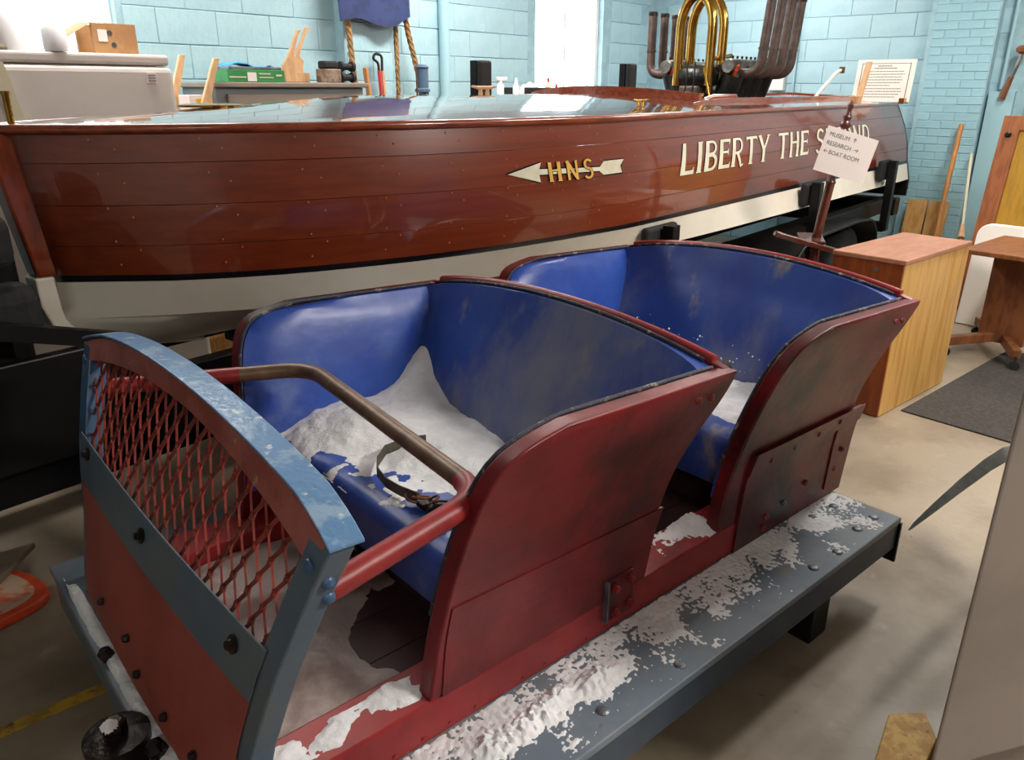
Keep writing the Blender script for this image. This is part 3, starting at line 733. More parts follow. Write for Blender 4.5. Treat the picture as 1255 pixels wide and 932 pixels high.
def d_coup(x, y): return .016 * gauss(x, y, .195, 1.49, .016, .016) - .006 + .004 * fbm(Vector((x * 60, y * 60, 2)))
snow('snow', .17, .22, 1.465, 1.515, .004, lambda x, y: .368, d_coup, 'small lump of snow on the coupler nut')

for (dx_, lb_, r0, zt_) in ((0.0, 'thin line of snow in the far corner crease of the front seat', .022, .955), (1.005, 'thin line of snow in the far corner crease of the rear seat', .016, .94)):
    pts = []; rs = []
    for k in range(15):
        z = .66 + (zt_ - .66) * k / 14; pts.append((bxz(z) + dx_ - .058, YC + hs(z) - .072, z)); rs.append(r0 * (1 - k / 14) ** 1.2 + .0035 + .0015 * math.sin(k * 2.3))
    t = MB(); t.tube(pts, rs, 8); tag(t.build('snow', m_snow, smooth=True), lb_, 'snow', kind='stuff')
fl_ = MB()
for k in range(90):
    yy = random.uniform(1.15, 2.0); zz = .62 + .20 * random.random() ** 1.8; xx = bxz(zz) + 1.005 - .066 - (.045 * abs((yy - YC) / hs(zz)) ** 9); r = random.uniform(.0015, .005)
    fl_.lathe([(r * .5, -r), (r, 0), (r * .5, r)], (xx, yy, zz), (1, 0, 0), 6)
tag(fl_.build('snow', m_snow, smooth=True), 'scattered white snow flecks clinging to the rear seat back', 'snow', kind='stuff')

# ---------------------------------------------------------------- the boat
VCEN = 2.9
def WH(u, v, z): return WB(u - .055 * max(0.0, (z - 1.0) / .48) * max(0, 1 - abs(u - .95) / 1.2) ** 1.5, v, z)
BU = [.95, 1.0, 1.1, 1.25, 1.4, 1.6, 1.75, 2.0, 2.35, 2.77, 3.2, 3.7, 4.2, 5.0, 5.8, 6.6, 7.4, 7.75]
BSH = [0.0, .07, .18, .31, .42, .54, .62, .735, .83, .89, .91, .90, .885, .87, .86, .85, .84, .83]
BWL = [0.0, .06, .17, .33, .45, .57, .635, .735, .835, .905, .955, .955, .95, .945, .945, .96, .985, .99]
BCH = [0.0, .04, .12, .25, .35, .48, .57, .66, .73, .80, .88, .935, .96, .98, .995, 1.01, 1.03, 1.03]
ZS, ZW, ZCH = 1.48, 1.0, .845
def bhalf(u, z):
    s, w_, c = interp(u, BU, BSH), interp(u, BU, BWL), interp(u, BU, BCH)
    if z >= ZW:
        t = (z - ZW) / (ZS - ZW); return w_ + (s - w_) * t + .03 * math.sin(math.pi * t) * min(1, s * 2)
    t = (z - ZCH) / (ZW - ZCH); return c + (w_ - c) * max(t, -.2)
def zkeel(u): return .66 + .13 * max(0, 1 - (u - .95) / .5) ** 2.0
def usamp(a, b, n): return [a + (b - a) * (i / n) ** 1.35 for i in range(n + 1)]
boat = root('motor_boat', WH(4.2, VCEN, .66), 'varnished mahogany racing motor boat with white bottom and lettered side', 'boat')
us_ = usamp(1.0, 7.75, 44)
seams = [1.002, 1.104, 1.238, 1.372, 1.478]
for side in (-1, 1):
    for k in range(4):
        za, zb = seams[k] + .0007, seams[k + 1] - .0007
        A = []; B = []
        for u in us_:
            ra = []; rb = []
            for q in range(4):
                z = za + (zb - za) * q / 3; b = bhalf(u, z); ra.append(WH(u, VCEN + side * b, z)); rb.append(WH(u, VCEN + side * max(0, b - .02), z))
            A.append(ra); B.append(rb)
        t = MB(); t.slab(A, B); t.build('plank', m_hull, boat, smooth=True, bevel=.0008, seg=1, angle=60)
    A = []; B = []
    for u in us_:
        ra = []; rb = []
        for z in (.98, 1.0, 1.003):
            b = bhalf(u, z) + .001; ra.append(WH(u, VCEN + side * b, z)); rb.append(WH(u, VCEN + side * max(0, b - .02), z))
        A.append(ra); B.append(rb)
    t = MB(); t.slab(A, B); t.build('waterline_stripe', m_boot, boat, smooth=True)
    A = []; B = []
    for u in us_:
        ra = []; rb = []
        for q in range(4):
            z = ZCH + (.98 - ZCH) * q / 3; b = bhalf(u, z); ra.append(WH(u, VCEN + side * b, z)); rb.append(WH(u, VCEN + side * max(0, b - .02), z))
        A.append(ra); B.append(rb)
    t = MB(); t.slab(A, B); t.build('white_topside', m_botpaint, boat, smooth=True)
    A = []; B = []
    for u in us_:
        ra = []; rb = []
        for q in range(6):
            s = q / 5; b = bhalf(u, ZCH) * s * .985; z = zkeel(u) + (ZCH - zkeel(u)) * s ** 1.3
            ra.append(WH(u, VCEN + side * b, z)); rb.append(WH(u, VCEN + side * b, z + .02))
        A.append(ra); B.append(rb)
    t = MB(); t.slab(A, B); t.build('bottom', m_botpaint, boat, smooth=True)
    # rub rail along the sheer
    t = MB(); t.tube([WH(u, VCEN + side * (bhalf(u, ZS) + .004), ZS - .004) for u in usamp(.97, 7.75, 44)], .017, 8); t.build('rub_rail', m_trimw, boat, smooth=True)
# stem
P = [(.925, 1.49), (1.035, 1.49), (1.045, 1.0), (1.05, .90), (1.16, .78), (1.45, .67), (1.45, .65), (1.2, .72), (1.0, .84), (.945, .95)]
t = MB(); t.prism([p for p in P if p[1] >= .98] + [(.945, 1.0)], lambda a, b, d: WH(a, VCEN + d * (1 if a < .96 else 1.6 + 0 * b), b), -.045, .045); t.build('stem', m_stem, boat, bevel=.01)
P2 = [(.935, 1.0), (1.045, 1.0), (1.05, .84), (1.2, .745), (1.5, .68), (1.5, .65), (1.2, .70), (1.05, .75), (.965, .82), (.938, .90)]
t = MB(); t.prism(P2, lambda a, b, d: WH(a, VCEN + d, b), -.045, .045); t.build('forefoot', m_botpaint, boat, bevel=.008)
# deck: strips with a crown
def deckz(u, s):
    rise = .085 * min(1, (u - .95) / 1.5); return ZS + .004 + rise * (1 - s * s)
NSTR = 12
for k in range(NSTR):
    s0, s1 = -1 + 2 * k / NSTR + .0006, -1 + 2 * (k + 1) / NSTR - .0006
    A = []; B = []
    for u in usamp(1.0, 4.75, 26):
        h = bhalf(u, ZS) - .004; ra = []; rb = []
        for q in range(3):
            s = s0 + (s1 - s0) * q / 2; ra.append(WH(u, VCEN + s * h, deckz(u, s))); rb.append(WH(u, VCEN + s * h, deckz(u, s) - .015))
        A.append(ra); B.append(rb)
    t = MB(); t.slab(A, B); t.build('deck_plank', m_deckw, boat, smooth=True)
for side in (-1, 1):      # side decks beside the engine well and cockpit
    A = []; B = []
    for u in [4.75 + .1 * i for i in range(31)]:
        h = bhalf(u, ZS) - .004; ra = []; rb = []
        for q in range(3):
            s = 1 - .26 * q / 2; ra.append(WH(u, VCEN + side * s * h, deckz(u, s))); rb.append(WH(u, VCEN + side * s * h, deckz(u, s) - .015))
        A.append(ra); B.append(rb)
    t = MB(); t.slab(A, B); t.build('side_deck', m_trimw, boat, smooth=True)
    pts_a = [(4.3 + .1 * i) for i in range(34)]
    A = []; B = []
    for u in pts_a:
        h = (bhalf(u, ZS)) * .75; k = min(1, (u - 4.3) / .5); zz = deckz(u, .75)
        A.append([WH(u, VCEN + side * h, zz - .01), WH(u, VCEN + side * h, zz + .004 + .022 * k ** .6)]); B.append([WH(u, VCEN + side * (h - .025), zz - .01), WH(u, VCEN + side * (h - .025), zz + .004 + .022 * k ** .6)])
    t = MB(); t.slab(A, B); t.build('coaming', m_trimw, boat, smooth=True, bevel=.006)
t = MB()
A = []; B = []
for j in range(13):
    s = -1 + j / 6; h = .63; zz = deckz(4.5, s * .7); x = 4.30 + .22 * s * s - .1
    A.append([WH(x, VCEN + s * h, zz), WH(x, VCEN + s * h, zz + .045)]); B.append([WH(x + .03, VCEN + s * h, zz), WH(x + .03, VCEN + s * h, zz + .045)])
t.slab(A, B); t.build('coaming', m_trimw, boat, smooth=True)
A = [[WH(u, VCEN + s * bhalf(u, ZS) * .99, deckz(u, s)) for s in (-1, -.5, 0, .5, 1)] for u in (7.35, 7.55, 7.74)]
B = [[WH(u, VCEN + s * bhalf(u, ZS) * .99, deckz(u, s) - .02) for s in (-1, -.5, 0, .5, 1)] for u in (7.35, 7.55, 7.74)]
t = MB(); t.slab(A, B); t.build('aft_deck', m_trimw, boat, smooth=True)
zt = [.70, .845, .92, 1.0, 1.15, 1.3, 1.47]
A = [[WH(7.75 + .0 * z, VCEN + s * bhalf(7.75, max(z, ZCH)), z if abs(s) > .01 or z > .75 else .66) for s in (-1, -.5, 0, .5, 1)] for z in zt]
B = [[WH(7.79, VCEN + s * bhalf(7.75, max(z, ZCH)), z if abs(s) > .01 or z > .75 else .66) for s in (-1, -.5, 0, .5, 1)] for z in zt]
t = MB(); t.slab(A, B); t.build('transom', m_black, boat)
t = MB(); t.box(4.8, 7.35, VCEN - .62, VCEN + .62, .80, .83, WB); t.build('sole', m_deckw, boat)
t = MB(); t.box(4.75, 4.78, VCEN - .62, VCEN + .62, .83, 1.5, WB); t.build('bulkhead', m_deckw, boat)
# bungs (fastening plugs) as tiny discs on the near side
def side_pt(u, z, off=.0025): return WH(u, VCEN - bhalf(u, z) - off, z)
bg = MB()
for k, z in enumerate((1.04, 1.09, 1.12, 1.2, 1.23, 1.31, 1.34, 1.415, 1.445)):
    for i in range(26):
        u = 1.15 + i * .25 + (.05 if k % 2 else 0)
        if u < 7.5:
            c = side_pt(u, z, .0012); bg.lathe([(.0042, 0), (.0042, .001)], c, (c - side_pt(u, z, -.02)), 6)
so = bg.build('plank_plugs', M('pale_plug_wood', (160, 96, 56), rough=.4, coat=.8), boat); so['kind'] = 'stuff'
# lettering
def thick(P, w0, w1=None):
    """polyline -> polygon of its stroke"""
    w1 = w0 if w1 is None else w1; n = len(P); Lh = []; Rh = []
    for i, p in enumerate(P):
        a = P[max(i - 1, 0)]; b = P[min(i + 1, n - 1)]; dx, dy = b[0] - a[0], b[1] - a[1]; l = math.hypot(dx, dy) or 1
        wd = (w0 + (w1 - w0) * i / (n - 1)) / 2; Lh.append((p[0] - dy / l * wd, p[1] + dx / l * wd)); Rh.append((p[0] + dy / l * wd, p[1] - dx / l * wd))
    return Lh + Rh[::-1]
def el(cx, cy, rx, ry, a0, a1, n=14): return [(cx + rx * math.cos(math.radians(a0 + (a1 - a0) * i / n)), cy + ry * math.sin(math.radians(a0 + (a1 - a0) * i / n))) for i in range(n + 1)]
GL = {   # strokes in a box 0..w by 0..1 ; each: points, start width, end width
    'L': (.55, [([(.10, 1), (.10, 0)], .13, .19), ([(.05, .065), (.55, .065)], .13, .13), ([(.50, .06), (.53, .22)], .07, .03)]),
    'I': (.26, [([(.13, 1), (.13, 0)], .17, .17), ([(.02, .02), (.24, .02)], .05, .05), ([(.03, .98), (.23, .98)], .05, .05)]),
    'B': (.56, [([(.10, 1), (.10, 0)], .15, .19), ([(.05, .96)] + el(.30, .76, .18, .20, 90, -90) + [(.1, .55)], .08, .10), ([(.1, .53)] + el(.30, .29, .21, .24, 90, -90) + [(.04, .04)], .13, .10)]),
    'E': (.52, [([(.10, 1), (.10, 0)], .15, .19), ([(.05, .95), (.52, .95)], .10, .10), ([(.1, .56), (.42, .56)], .07, .09), ([(.05, .065), (.54, .065)], .13, .13), ([(.49, .95), (.47, .80)], .07, .02), ([(.42, .66), (.42, .46)], .04, .04), ([(.50, .05), (.53, .22)], .07, .03)]),
    'R': (.60, [([(.10, 1), (.10, 0)], .15, .16), ([(.05, .96)] + el(.30, .72, .19, .24, 90, -90) + [(.1, .48)], .08, .10), ([(.28, .48), (.42, .20), (.50, -.02), (.60, .06)], .12, .06), ([(0, .02), (.2, .02)], .05, .05)]),
    'T': (.60, [([(.30, 1), (.30, 0)], .15, .15), ([(.02, .95), (.60, .95)], .10, .10), ([(.19, .02), (.41, .02)], .05, .05), ([(.05, .97), (.02, .84)], .06, .02), ([(.57, .97), (.60, .86)], .06, .02)]),
    'Y': (.62, [([(.06, 1), (.30, .45)], .16, .12), ([(.58, 1), (.30, .45)], .09, .10), ([(.30, .50), (.30, 0)], .14, .14), ([(.19, .02), (.41, .02)], .05, .05), ([(-.02, .98), (.15, .98)], .05, .05), ([(.48, .98), (.66, .98)], .05, .05)]),
    'H': (.60, [([(.10, 1), (.10, 0)], .14, .14), ([(.50, 1), (.50, 0)], .14, .14), ([(.1, .58), (.5, .58)], .09, .09), ([(-.0, .02), (.20, .02)], .05, .05), ([(.40, .02), (.60, .02)], .05, .05)]),
    'S': (.50, [(el(.27, .75, .18, .22, 30, 250) + el(.24, .27, .20, .26, 70, -150), .11, .11)]),
    'C': (.52, [(el(.28, .5, .22, .45, 50, 310), .12, .12)]),
    'O': (.56, [(el(.28, .5, .22, .45, 0, 360, 24), .12, .12)]),
    'N': (.60, [([(.10, 1), (.10, 0)], .11, .11), ([(.50, 1), (.50, 0)], .11, .09), ([(.06, 1), (.51, 0)], .14, .12)]),
    'D': (.58, [([(.10, 1), (.10, 0)], .14, .14), ([(.05, .95), (.2, .95)] + el(.24, .5, .26, .45, 90, -90) + [(.05, .05)], .10, .10)]),
}
def write(s, u0, u1, zb, ht, slant, mat, name, gap=.12, space=.34, swash=1.0):
    tot = 0
    for ch in s: tot += (space if ch == ' ' else GL[ch][0] + gap)
    sc = (u1 - u0) / (tot - gap); x = 0; out = []
    for ch in s:
        if ch == ' ': x += space; continue
        wd, strokes = GL[ch]
        for grow, off, mt in ((.035, .0020, m_boot), (0.0, .0034, mat)):
            t = MB()
            for qi, (P, a, b) in enumerate(strokes):
                # split long strokes so that they follow the hull
                Q = []
                for p, q in zip(P, P[1:]):
                    for k in range(3): Q.append((p[0] + (q[0] - p[0]) * k / 3, p[1] + (q[1] - p[1]) * k / 3))
                Q.append(P[-1])
                poly = thick(Q, a + grow, b + grow); n = len(poly) // 2
                vs = [side_pt(u0 + (x + px + slant * py) * sc, zb + py * ht, off + qi * .00006) for px, py in poly]
                fs = [(i, i + 1, 2 * n - 2 - i, 2 * n - 1 - i) for i in range(n - 1)]
                t.add(vs, fs)
            o = t.build(name if mt is mat else 'letter_outline', mt, boat if mt is mat else out[-1] if False else boat)
        x += wd + gap
write('LIBERTY', 3.625, 4.76, 1.188, .152, .16, m_cream_letter, 'letter', .10)
write('THE', 4.90, 5.42, 1.188, .152, .16, m_cream_letter, 'letter', .10)
write('SECOND', 5.56, 6.72, 1.188, .152, .16, m_cream_letter, 'letter', .10)
# arrow and the three gold initials
AR = [(2.394, 1.282), (2.595, 1.318), (2.583, 1.292), (3.00, 1.278), (3.035, 1.301), (3.20, 1.302), (3.165, 1.275), (3.178, 1.245), (3.03, 1.243), (2.995, 1.262), (2.582, 1.270), (2.59, 1.240)]
AR = [(2.40 + (a - 2.394) * .89, b) for a, b in AR]
def decal(poly, mat, name, off, grow=0.0):
    c = (sum(p[0] for p in poly) / len(poly), sum(p[1] for p in poly) / len(poly))
    # cut into strips by u so that it bends with the planking
    bm = bmesh.new(); f = bm.faces.new([bm.verts.new((p[0], p[1], 0)) for p in poly]); bmesh.ops.triangulate(bm, faces=bm.faces[:])
    for k in range(1, 12):
        g = bm.verts[:] + bm.edges[:] + bm.faces[:]; bmesh.ops.bisect_plane(bm, geom=g, plane_co=(2.394 + .07 * k, 0, 0), plane_no=(1, 0, 0))
    vs = [side_pt(v.co.x, v.co.y, off) for v in bm.verts]; bm.verts.index_update(); fs = [tuple(v.index for v in f.verts) for f in bm.faces]; bm.free()
    t = MB(); t.add(vs, fs); return t.build(name, mat, boat)
decal([(a + (.008 if a > 2.8 else -.008 if a < 2.5 else .0), b + (.005 if b > 1.276 else -.005)) for a, b in AR], m_boot, 'arrow_outline', .002)
decal(AR, m_cream_letter, 'arrow', .0034)
for ch, u0 in (('H', 2.622), ('N', 2.725), ('S', 2.832)):
    wd, strokes = GL[ch]
    for grow, off, mt, nm in ((.06, .0046, m_boot, 'letter_outline'), (0, .006, m_gold_letter, 'letter')):
        t = MB()
        for qi, (P, a, b) in enumerate(strokes):
            poly = thick(P, a * 1.1 + grow, b * 1.1 + grow); n = len(poly) // 2
            t.add([side_pt(u0 + px * .125 - .012 * py, 1.238 + py * .078, off + qi * .00006) for px, py in poly], [(i, i + 1, 2 * n - 2 - i, 2 * n - 1 - i) for i in range(n - 1)])
        t.build(nm, mt, boat)
def cleat(u, v, sc, mat):
    z = deckz(u, (v - VCEN) / bhalf(u, ZS)); t = MB()
    t.tube([WH(u - .12 * sc, v, z + .05 * sc), WH(u - .06 * sc, v, z + .042 * sc), WH(u + .06 * sc, v, z + .042 * sc), WH(u + .12 * sc, v, z + .05 * sc)], [.007 * sc, .012 * sc, .012 * sc, .007 * sc], 8)
    for d in (-.035, .035): t.tube([WH(u + d * sc, v, z), WH(u + d * sc, v, z + .045 * sc)], [.016 * sc, .010 * sc], 8)
    t.build('cleat', mat, boat, smooth=True)
cleat(3.35, 3.0, .8, m_lightwood); cleat(3.62, 2.18, .62, m_brass)
t = MB(); t.lathe([(.13, 0), (.13, .008), (.11, .012), (.0, .013)], WH(1.75, 3.0, deckz(1.75, .15)), (0, 0, 1), 28); t.build('deck_plate', m_brass, boat, smooth=False)
t = MB(); t.lathe([(.03, 0), (.03, .008), (.011, .012), (.011, .10), (.014, .10), (.014, .112)], WH(1.03, VCEN, ZS), (0, 0, 1), 14); t.build('bow_staff_socket', m_brass, boat, smooth=False)
t = MB(); t.tube([WH(4.78, 2.42, deckz(4.7, -.7)), WH(4.86, 2.40, deckz(4.7, -.7) + .02), WH(5.1, 2.36, deckz(4.7, -.7) + .02)], .02, 8); t.build('rail_end', m_trimw, boat, smooth=True)

# engine standing in the boat
class EMB(MB):
    def tube(s, pts, r, n=10, cap=True): return MB.tube(s, pts, [q * .76 for q in r] if isinstance(r, (list, tuple)) else r * .76, n, cap)
    def lathe(s, prof, c, axis=(0, 0, 1), n=20): return MB.lathe(s, [(r * .76, h) for r, h in prof], c, axis, n)
def EG(u, v, z): return WB(5.93 + (u - 5.79) * .72, VCEN + (v - VCEN) * .74, z)
eng = root('boat_engine', EG(5.95, VCEN, .83), 'exposed brass and black vee engine with brown exhaust stacks in the boat', 'engine')
t = EMB(); t.box(5.30, 6.30, VCEN - .22, VCEN + .22, .85, 1.28, EG); t.build('crankcase', m_engine, eng, bevel=.03)
for i in range(4):
    u = 5.42 + .245 * i
    for side in (-1, 1):
        a = EG(u, VCEN + side * .12, 1.24); b = EG(u, VCEN + side * .34, 1.72); d = (b - a).normalized()
        t = EMB(); t.lathe([(.10, 0), (.115, .03), (.115, .10), (.11, .12), (.11, (b - a).length - .03), (.085, (b - a).length)], a, d, 18); cy_ = t.build('cylinder', m_engine, eng, smooth=False)
        t = EMB(); t.lathe([(.02, 0), (.02, .05), (.012, .06), (.012, .09)], b + Vector((-.06, -.04, -.03)), (-.3, -.5, .6), 10); t.build('spark_plug', m_orange if i == 0 else m_alu, cy_)
        # exhaust stack
        v0 = VCEN + side * .40; v1 = VCEN + side * .60
        P = fillet([EG(u, v0 - side * .06, 1.70), EG(u, v1, 1.70), EG(u + .05, v1 + side * .03, 2.21 + (.0 if side < 0 else -.08))], .11, 8)
        t = EMB(); t.tube(P, .046, 14); ex = t.build('exhaust_stack', m_exh, eng, smooth=True)
        t = EMB(); t.lathe([(.050, 0), (.050, .02), (.046, .03)], P[-1] + Vector((0, 0, -.015)), (0, 0, 1), 14); t.build('stack_cap', m_iron, ex)
        t = EMB(); t.lathe([(.052, 0), (.052, .012)], EG(u + .018, v1 + side * .008, 1.86), (0, 0, 1), 14); t.build('collar', m_exh, ex)
for side in (-1, 1):
    t = EMB(); t.box(5.30, 6.27, VCEN + side * .34 - .05, VCEN + side * .34 + .05, 1.72, 1.80, EG); cm = t.build('cam_cover', m_alu, eng, bevel=.02)
    for i in range(9):
        t = EMB(); t.lathe([(.012, 0), (.012, .02)], EG(5.36 + .105 * i, VCEN + side * .34, 1.80), (0, 0, 1), 6); t.build('cover_nut', m_iron, cm)
    t = EMB(); t.tube([EG(5.30, VCEN + side * .34, 1.75), EG(5.26, VCEN + side * .34, 1.75)], .06, 14); t.build('end_cap', m_alu, cm)
for du in (0, .24):
    P = [EG(5.22 + du, VCEN - .17, 1.62)] + [EG(5.22 + du, VCEN - .17 * math.cos(math.radians(a)), 2.0 + .22 * math.sin(math.radians(a))) for a in range(0, 181, 12)] + [EG(5.22 + du, VCEN + .17, 1.62)]
    t = EMB(); t.tube(P, .046, 14); t.build('brass_pipe', m_brass, eng, smooth=True)
t = EMB(); t.tube(fillet([EG(5.28, VCEN - .16, 1.28), EG(5.28, VCEN - .16, 1.80), EG(5.75, VCEN - .14, 1.83)], .06), .022, 10); t.build('brass_pipe', m_brass, eng, smooth=True)
t = EMB(); t.tube([EG(5.15, VCEN + .34, 1.55), EG(5.15, VCEN - .18, 1.55)], .028, 10); t.lathe([(.05, -.02), (.05, .02)], EG(5.15, VCEN + .34, 1.55), (W(0, 1) - W(0, 0)), 10); t.build('water_pipe', m_brass, eng, smooth=False)
t = EMB(); t.box(5.16, 5.34, VCEN - .10, VCEN + .12, 1.30, 1.62, EG); t.build('carburettor_body', m_exh, eng, bevel=.015)
t = EMB(); t.lathe([(.04, -.16), (.09, -.15), (.12, -.08), (.12, .06), (.09, .12), (.03, .14)], EG(5.28, VCEN, 1.68), W(0, 1) - W(0, 0), 18); t.build('magneto', m_engine, eng, smooth=True)
for (v, mt) in ((.02, m_rubber), (-.06, m_rubber)):
    t = EMB(); t.tube(fillet([EG(5.13, VCEN + v, 1.78), EG(5.10, VCEN + v - .02, 1.65), EG(5.14, VCEN + v + .03, 1.5), EG(5.12, VCEN + v, 1.32)], .08), .008, 6); t.build('cable', mt, eng, smooth=True)
t = EMB(); t.tube([EG(5.12, VCEN - .16, 1.74), EG(5.05, VCEN - .32, 1.44)], .010, 8); t.build('copper_rod', m_brass, eng)
t = EMB(); t.tube([EG(5.35, VCEN - .22, 1.74), EG(5.50, VCEN + .2, 1.74)], .03, 10); t.build('crossover_pipe', m_alu, eng, smooth=True)
t = EMB(); t.lathe([(.14, -.02), (.15, 0), (.14, .03), (.05, .05)], EG(6.4, VCEN - .25, 1.42), (W(1, 0) - W(0, 0)), 22); t.build('flywheel', m_engine, eng)

# notice board on the aft deck, stick and white handle
nb = root('notice_board', WB(7.25, 2.08, 1.49), 'white framed notice board with small print standing at the boat stern', 'sign')
def NB(a, b, d=0.0): return WB(7.22 - d + .05 * b, 1.84 + (1 - a) * .455, 1.50 + b * .325)   # a 0..1 left to right in the picture
t = MB(); t.prism([(0, 0), (1, 0), (1, 1), (0, 1)], NB, -.008, 0); t.build('board', m_board, nb)
t = MB()
for poly in ([(.08, .03), (.095, .03), (.095, .92), (.08, .92)], [(.905, .03), (.92, .03), (.92, .92), (.905, .92)], [(.08, .90), (.92, .90), (.92, .915), (.08, .915)]):
    t.prism(poly, NB, .0004, .0009)
t.build('border_line', m_ink2, nb)
rows = [(.84, .36, .60), (.785, .30, .70)] + [(.71 - .066 * k + (0 if k < 6 else -.012), .15 + .02 * (k % 2), (.82, .84, .80, .82, .78, .62, .82, .83, .80, .74)[k]) for k in range(10)]
for k, (b, a0, a1) in enumerate(rows):
    t = MB(); a = a0; rnd = random.Random(k)
    while a < a1:
        w_ = rnd.uniform(.02, .06); t.prism([(a, b), (min(a1, a + w_), b), (min(a1, a + w_), b + .018), (a, b + .018)], NB, .0004, .0009); a += w_ + .008
    t.build('text_line', m_ink if k < 2 else m_ink2, nb)
t = MB(); t.box(7.15, 7.28, 1.86, 1.90, 1.485, 1.53, WB); t.build('foot', m_brass, nb, bevel=.004)
t = MB(); t.box(7.15, 7.28, 2.22, 2.26, 1.485, 1.505, WB); t.build('foot', m_brass, nb, bevel=.004)
st = root('paint_paddle', WB(6.85, 2.12, 1.5), 'pale wooden stick standing upright in front of the notice board', 'stick')
t = MB(); t.bar(WB(6.85, 2.125, 1.50), WB(6.95, 2.11, 1.80), .05, .02); t.build('stick', m_lightwood, st, bevel=.004)
t = MB(); t.box(6.78, 6.84, 2.10, 2.17, 1.485, 1.545, WB); t.build('block', m_lightwood, st, bevel=.004)
hd = root('lever', WB(6.9, 2.55, 1.50), 'white lever handle rising behind the boat coaming beside the notice board', 'handle')
t = MB(); t.tube(fillet([WB(6.55, 2.42, 1.46), WB(7.0, 2.38, 1.72), WB(7.08, 2.36, 1.75)], .05), [.014] * 12, 10); t.build('arm', m_white, hd, smooth=True)
t = MB(); t.lathe([(.024, -.02), (.024, .03)], WB(7.08, 2.36, 1.74), (0, 0, 1), 10); t.build('pivot', m_rust, hd)

# ---------------------------------------------------------------- trailer
tr = root('boat_trailer', WB(4.0, VCEN, 0), 'black steel boat trailer with padded posts under the mahogany boat', 'trailer')
def TB(name, u0, u1, v0, v1, z0, z1, mat=m_black, parent=None, bev=.006):
    t = MB(); t.box(u0, u1, v0, v1, z0, z1, WB); return t.build(name, mat, parent or tr, bevel=bev)
for v in (2.30, 3.50):
    TB('main_rail', 1.3, 7.6, v - .04, v + .04, .46, .60)
TB('main_rail', -.9, 1.3, 2.46, 2.54, .42, .62); 
TB('tongue_plate', -1.2, 1.05, 2.40, 2.44, .545, .87)
TB('main_rail', 1.0, 2.2, 2.38, 2.44, .50, .74)
TB('tongue_plate', -1.2, 1.2, 3.2, 3.28, .40, .62)
for u in (.2, .95, 1.35, 3.0, 4.8, 7.3): TB('cross_member', u - .04, u + .04, 2.30 if u > 1 else 2.44, 3.50 if u > 1 else 3.2, .48, .60)
for v in (2.55, 3.25): TB('bunk', 1.5, 7.4, v - .05, v + .05, .60, .66, m_rubber)
for u in (1.7, 3.0, 4.8, 7.3): TB('keel_pad', u - .06, u + .06, VCEN - .06, VCEN + .06, .60, .648, m_rubber)
t = MB(); t.bar(WB(.55, 2.45, 1.0), WB(1.02, 2.45, .85), .05, .05); t.build('brace', m_black, tr)
t = MB(); t.bar(WB(.75, 2.75, .60), WB(1.6, 2.35, .64), .05, .05); t.build('brace', m_gal, tr)
# padded guide posts: (u, v, pad height range)
def post(u, v, z0, z1, padw, pz0, pz1, side=-1, pad=True, bracket=True):
    t = MB(); t.box(u - .035, u + .035, v - .03 + side * .07, v + .03 + side * .07, z0, z1, WB); p = t.build('guide_post', m_black, tr, bevel=.004)
    if pad:
        t = MB(); t.box(u - padw / 2, u + padw / 2, v - .028, v + .018, pz0, pz1, WB); t.build('pad', m_rubber, p, bevel=.018, seg=3)
for (u, z0, z1, pw_, a, b) in ((3.46, .50, .97, .30, .875, .965), (5.35, .45, 1.02, .16, .86, 1.01), (6.95, .50, 1.06, .24, .90, 1.06)):
    v = VCEN - bhalf(u, .92) - .03; post(u, v, z0, z1, pw_, a, b)
    TB('post_arm', u - .035, u + .035, v - .08, 2.30, .49, .57)
for (u, z1) in ((4.35, 1.78), (6.25, 1.80)):
    v = VCEN + bhalf(u, 1.3) + .06; post(u, v, .5, z1, .12, 1.45, z1, side=1)
    TB('post_arm', u - .035, u + .035, 3.5, v + .10, .49, .57)
# bow stop with two fat pads at the left edge
t = MB(); t.box(.50, .86, 2.74, 3.06, .60, 1.16, WB); t.build('bow_stop', m_black, tr, bevel=.02)
t = MB(); t.box(.64, .835, 2.50, 2.64, .89, 1.06, WB); t.build('bow_pad', m_rubber, tr, bevel=.05, seg=4)
t = MB(); t.box(.60, .80, 2.52, 2.66, 1.10, 1.27, WB); t.build('bow_pad', m_rubber, tr, bevel=.05, seg=4)
TB('pad_arm', .62, .74, 2.54, 2.62, .60, .92)
# rear side beam, fender and wheels
TB('side_beam', 5.6, 7.5, 1.90, 1.98, .60, .72); TB('side_beam', 7.42, 7.56, 1.86, 3.5, .56, .70)
for u in (6.25, 5.25):
    c = WB(u, 1.94, .31); ax = W(0, 1) - W(0, 0)
    t = MB(); t.lathe([(.16, -.09), (.24, -.10), (.29, -.085), (.31, -.05), (.31, .05), (.29, .085), (.24, .10), (.16, .09)], c, ax, 32); wh = t.build('wheel', m_rubber, tr, smooth=True)
    t = MB(); t.lathe([(.17, -.06), (.17, .06)], c, ax, 24); t.build('rim', m_gal, wh)
    t = MB(); t.lathe([(.05, -.11), (.05, -.05)], c, ax, 12); t.build('hub', m_black, wh)
prof = [(4.86, .40), (4.90, .56), (5.05, .66), (5.3, .685), (6.15, .685), (6.45, .66), (6.60, .56), (6.64, .40)]
prof = [(p.x, p.y) for p in fillet([Vector((a, b, 0)) for a, b in prof], .12, 5)]
A = [[WB(u, 1.76, z), WB(u, 2.14, z)] for u, z in prof]; B = [[WB(u, 1.76, z - .012), WB(u, 2.14, z - .012)] for u, z in prof]
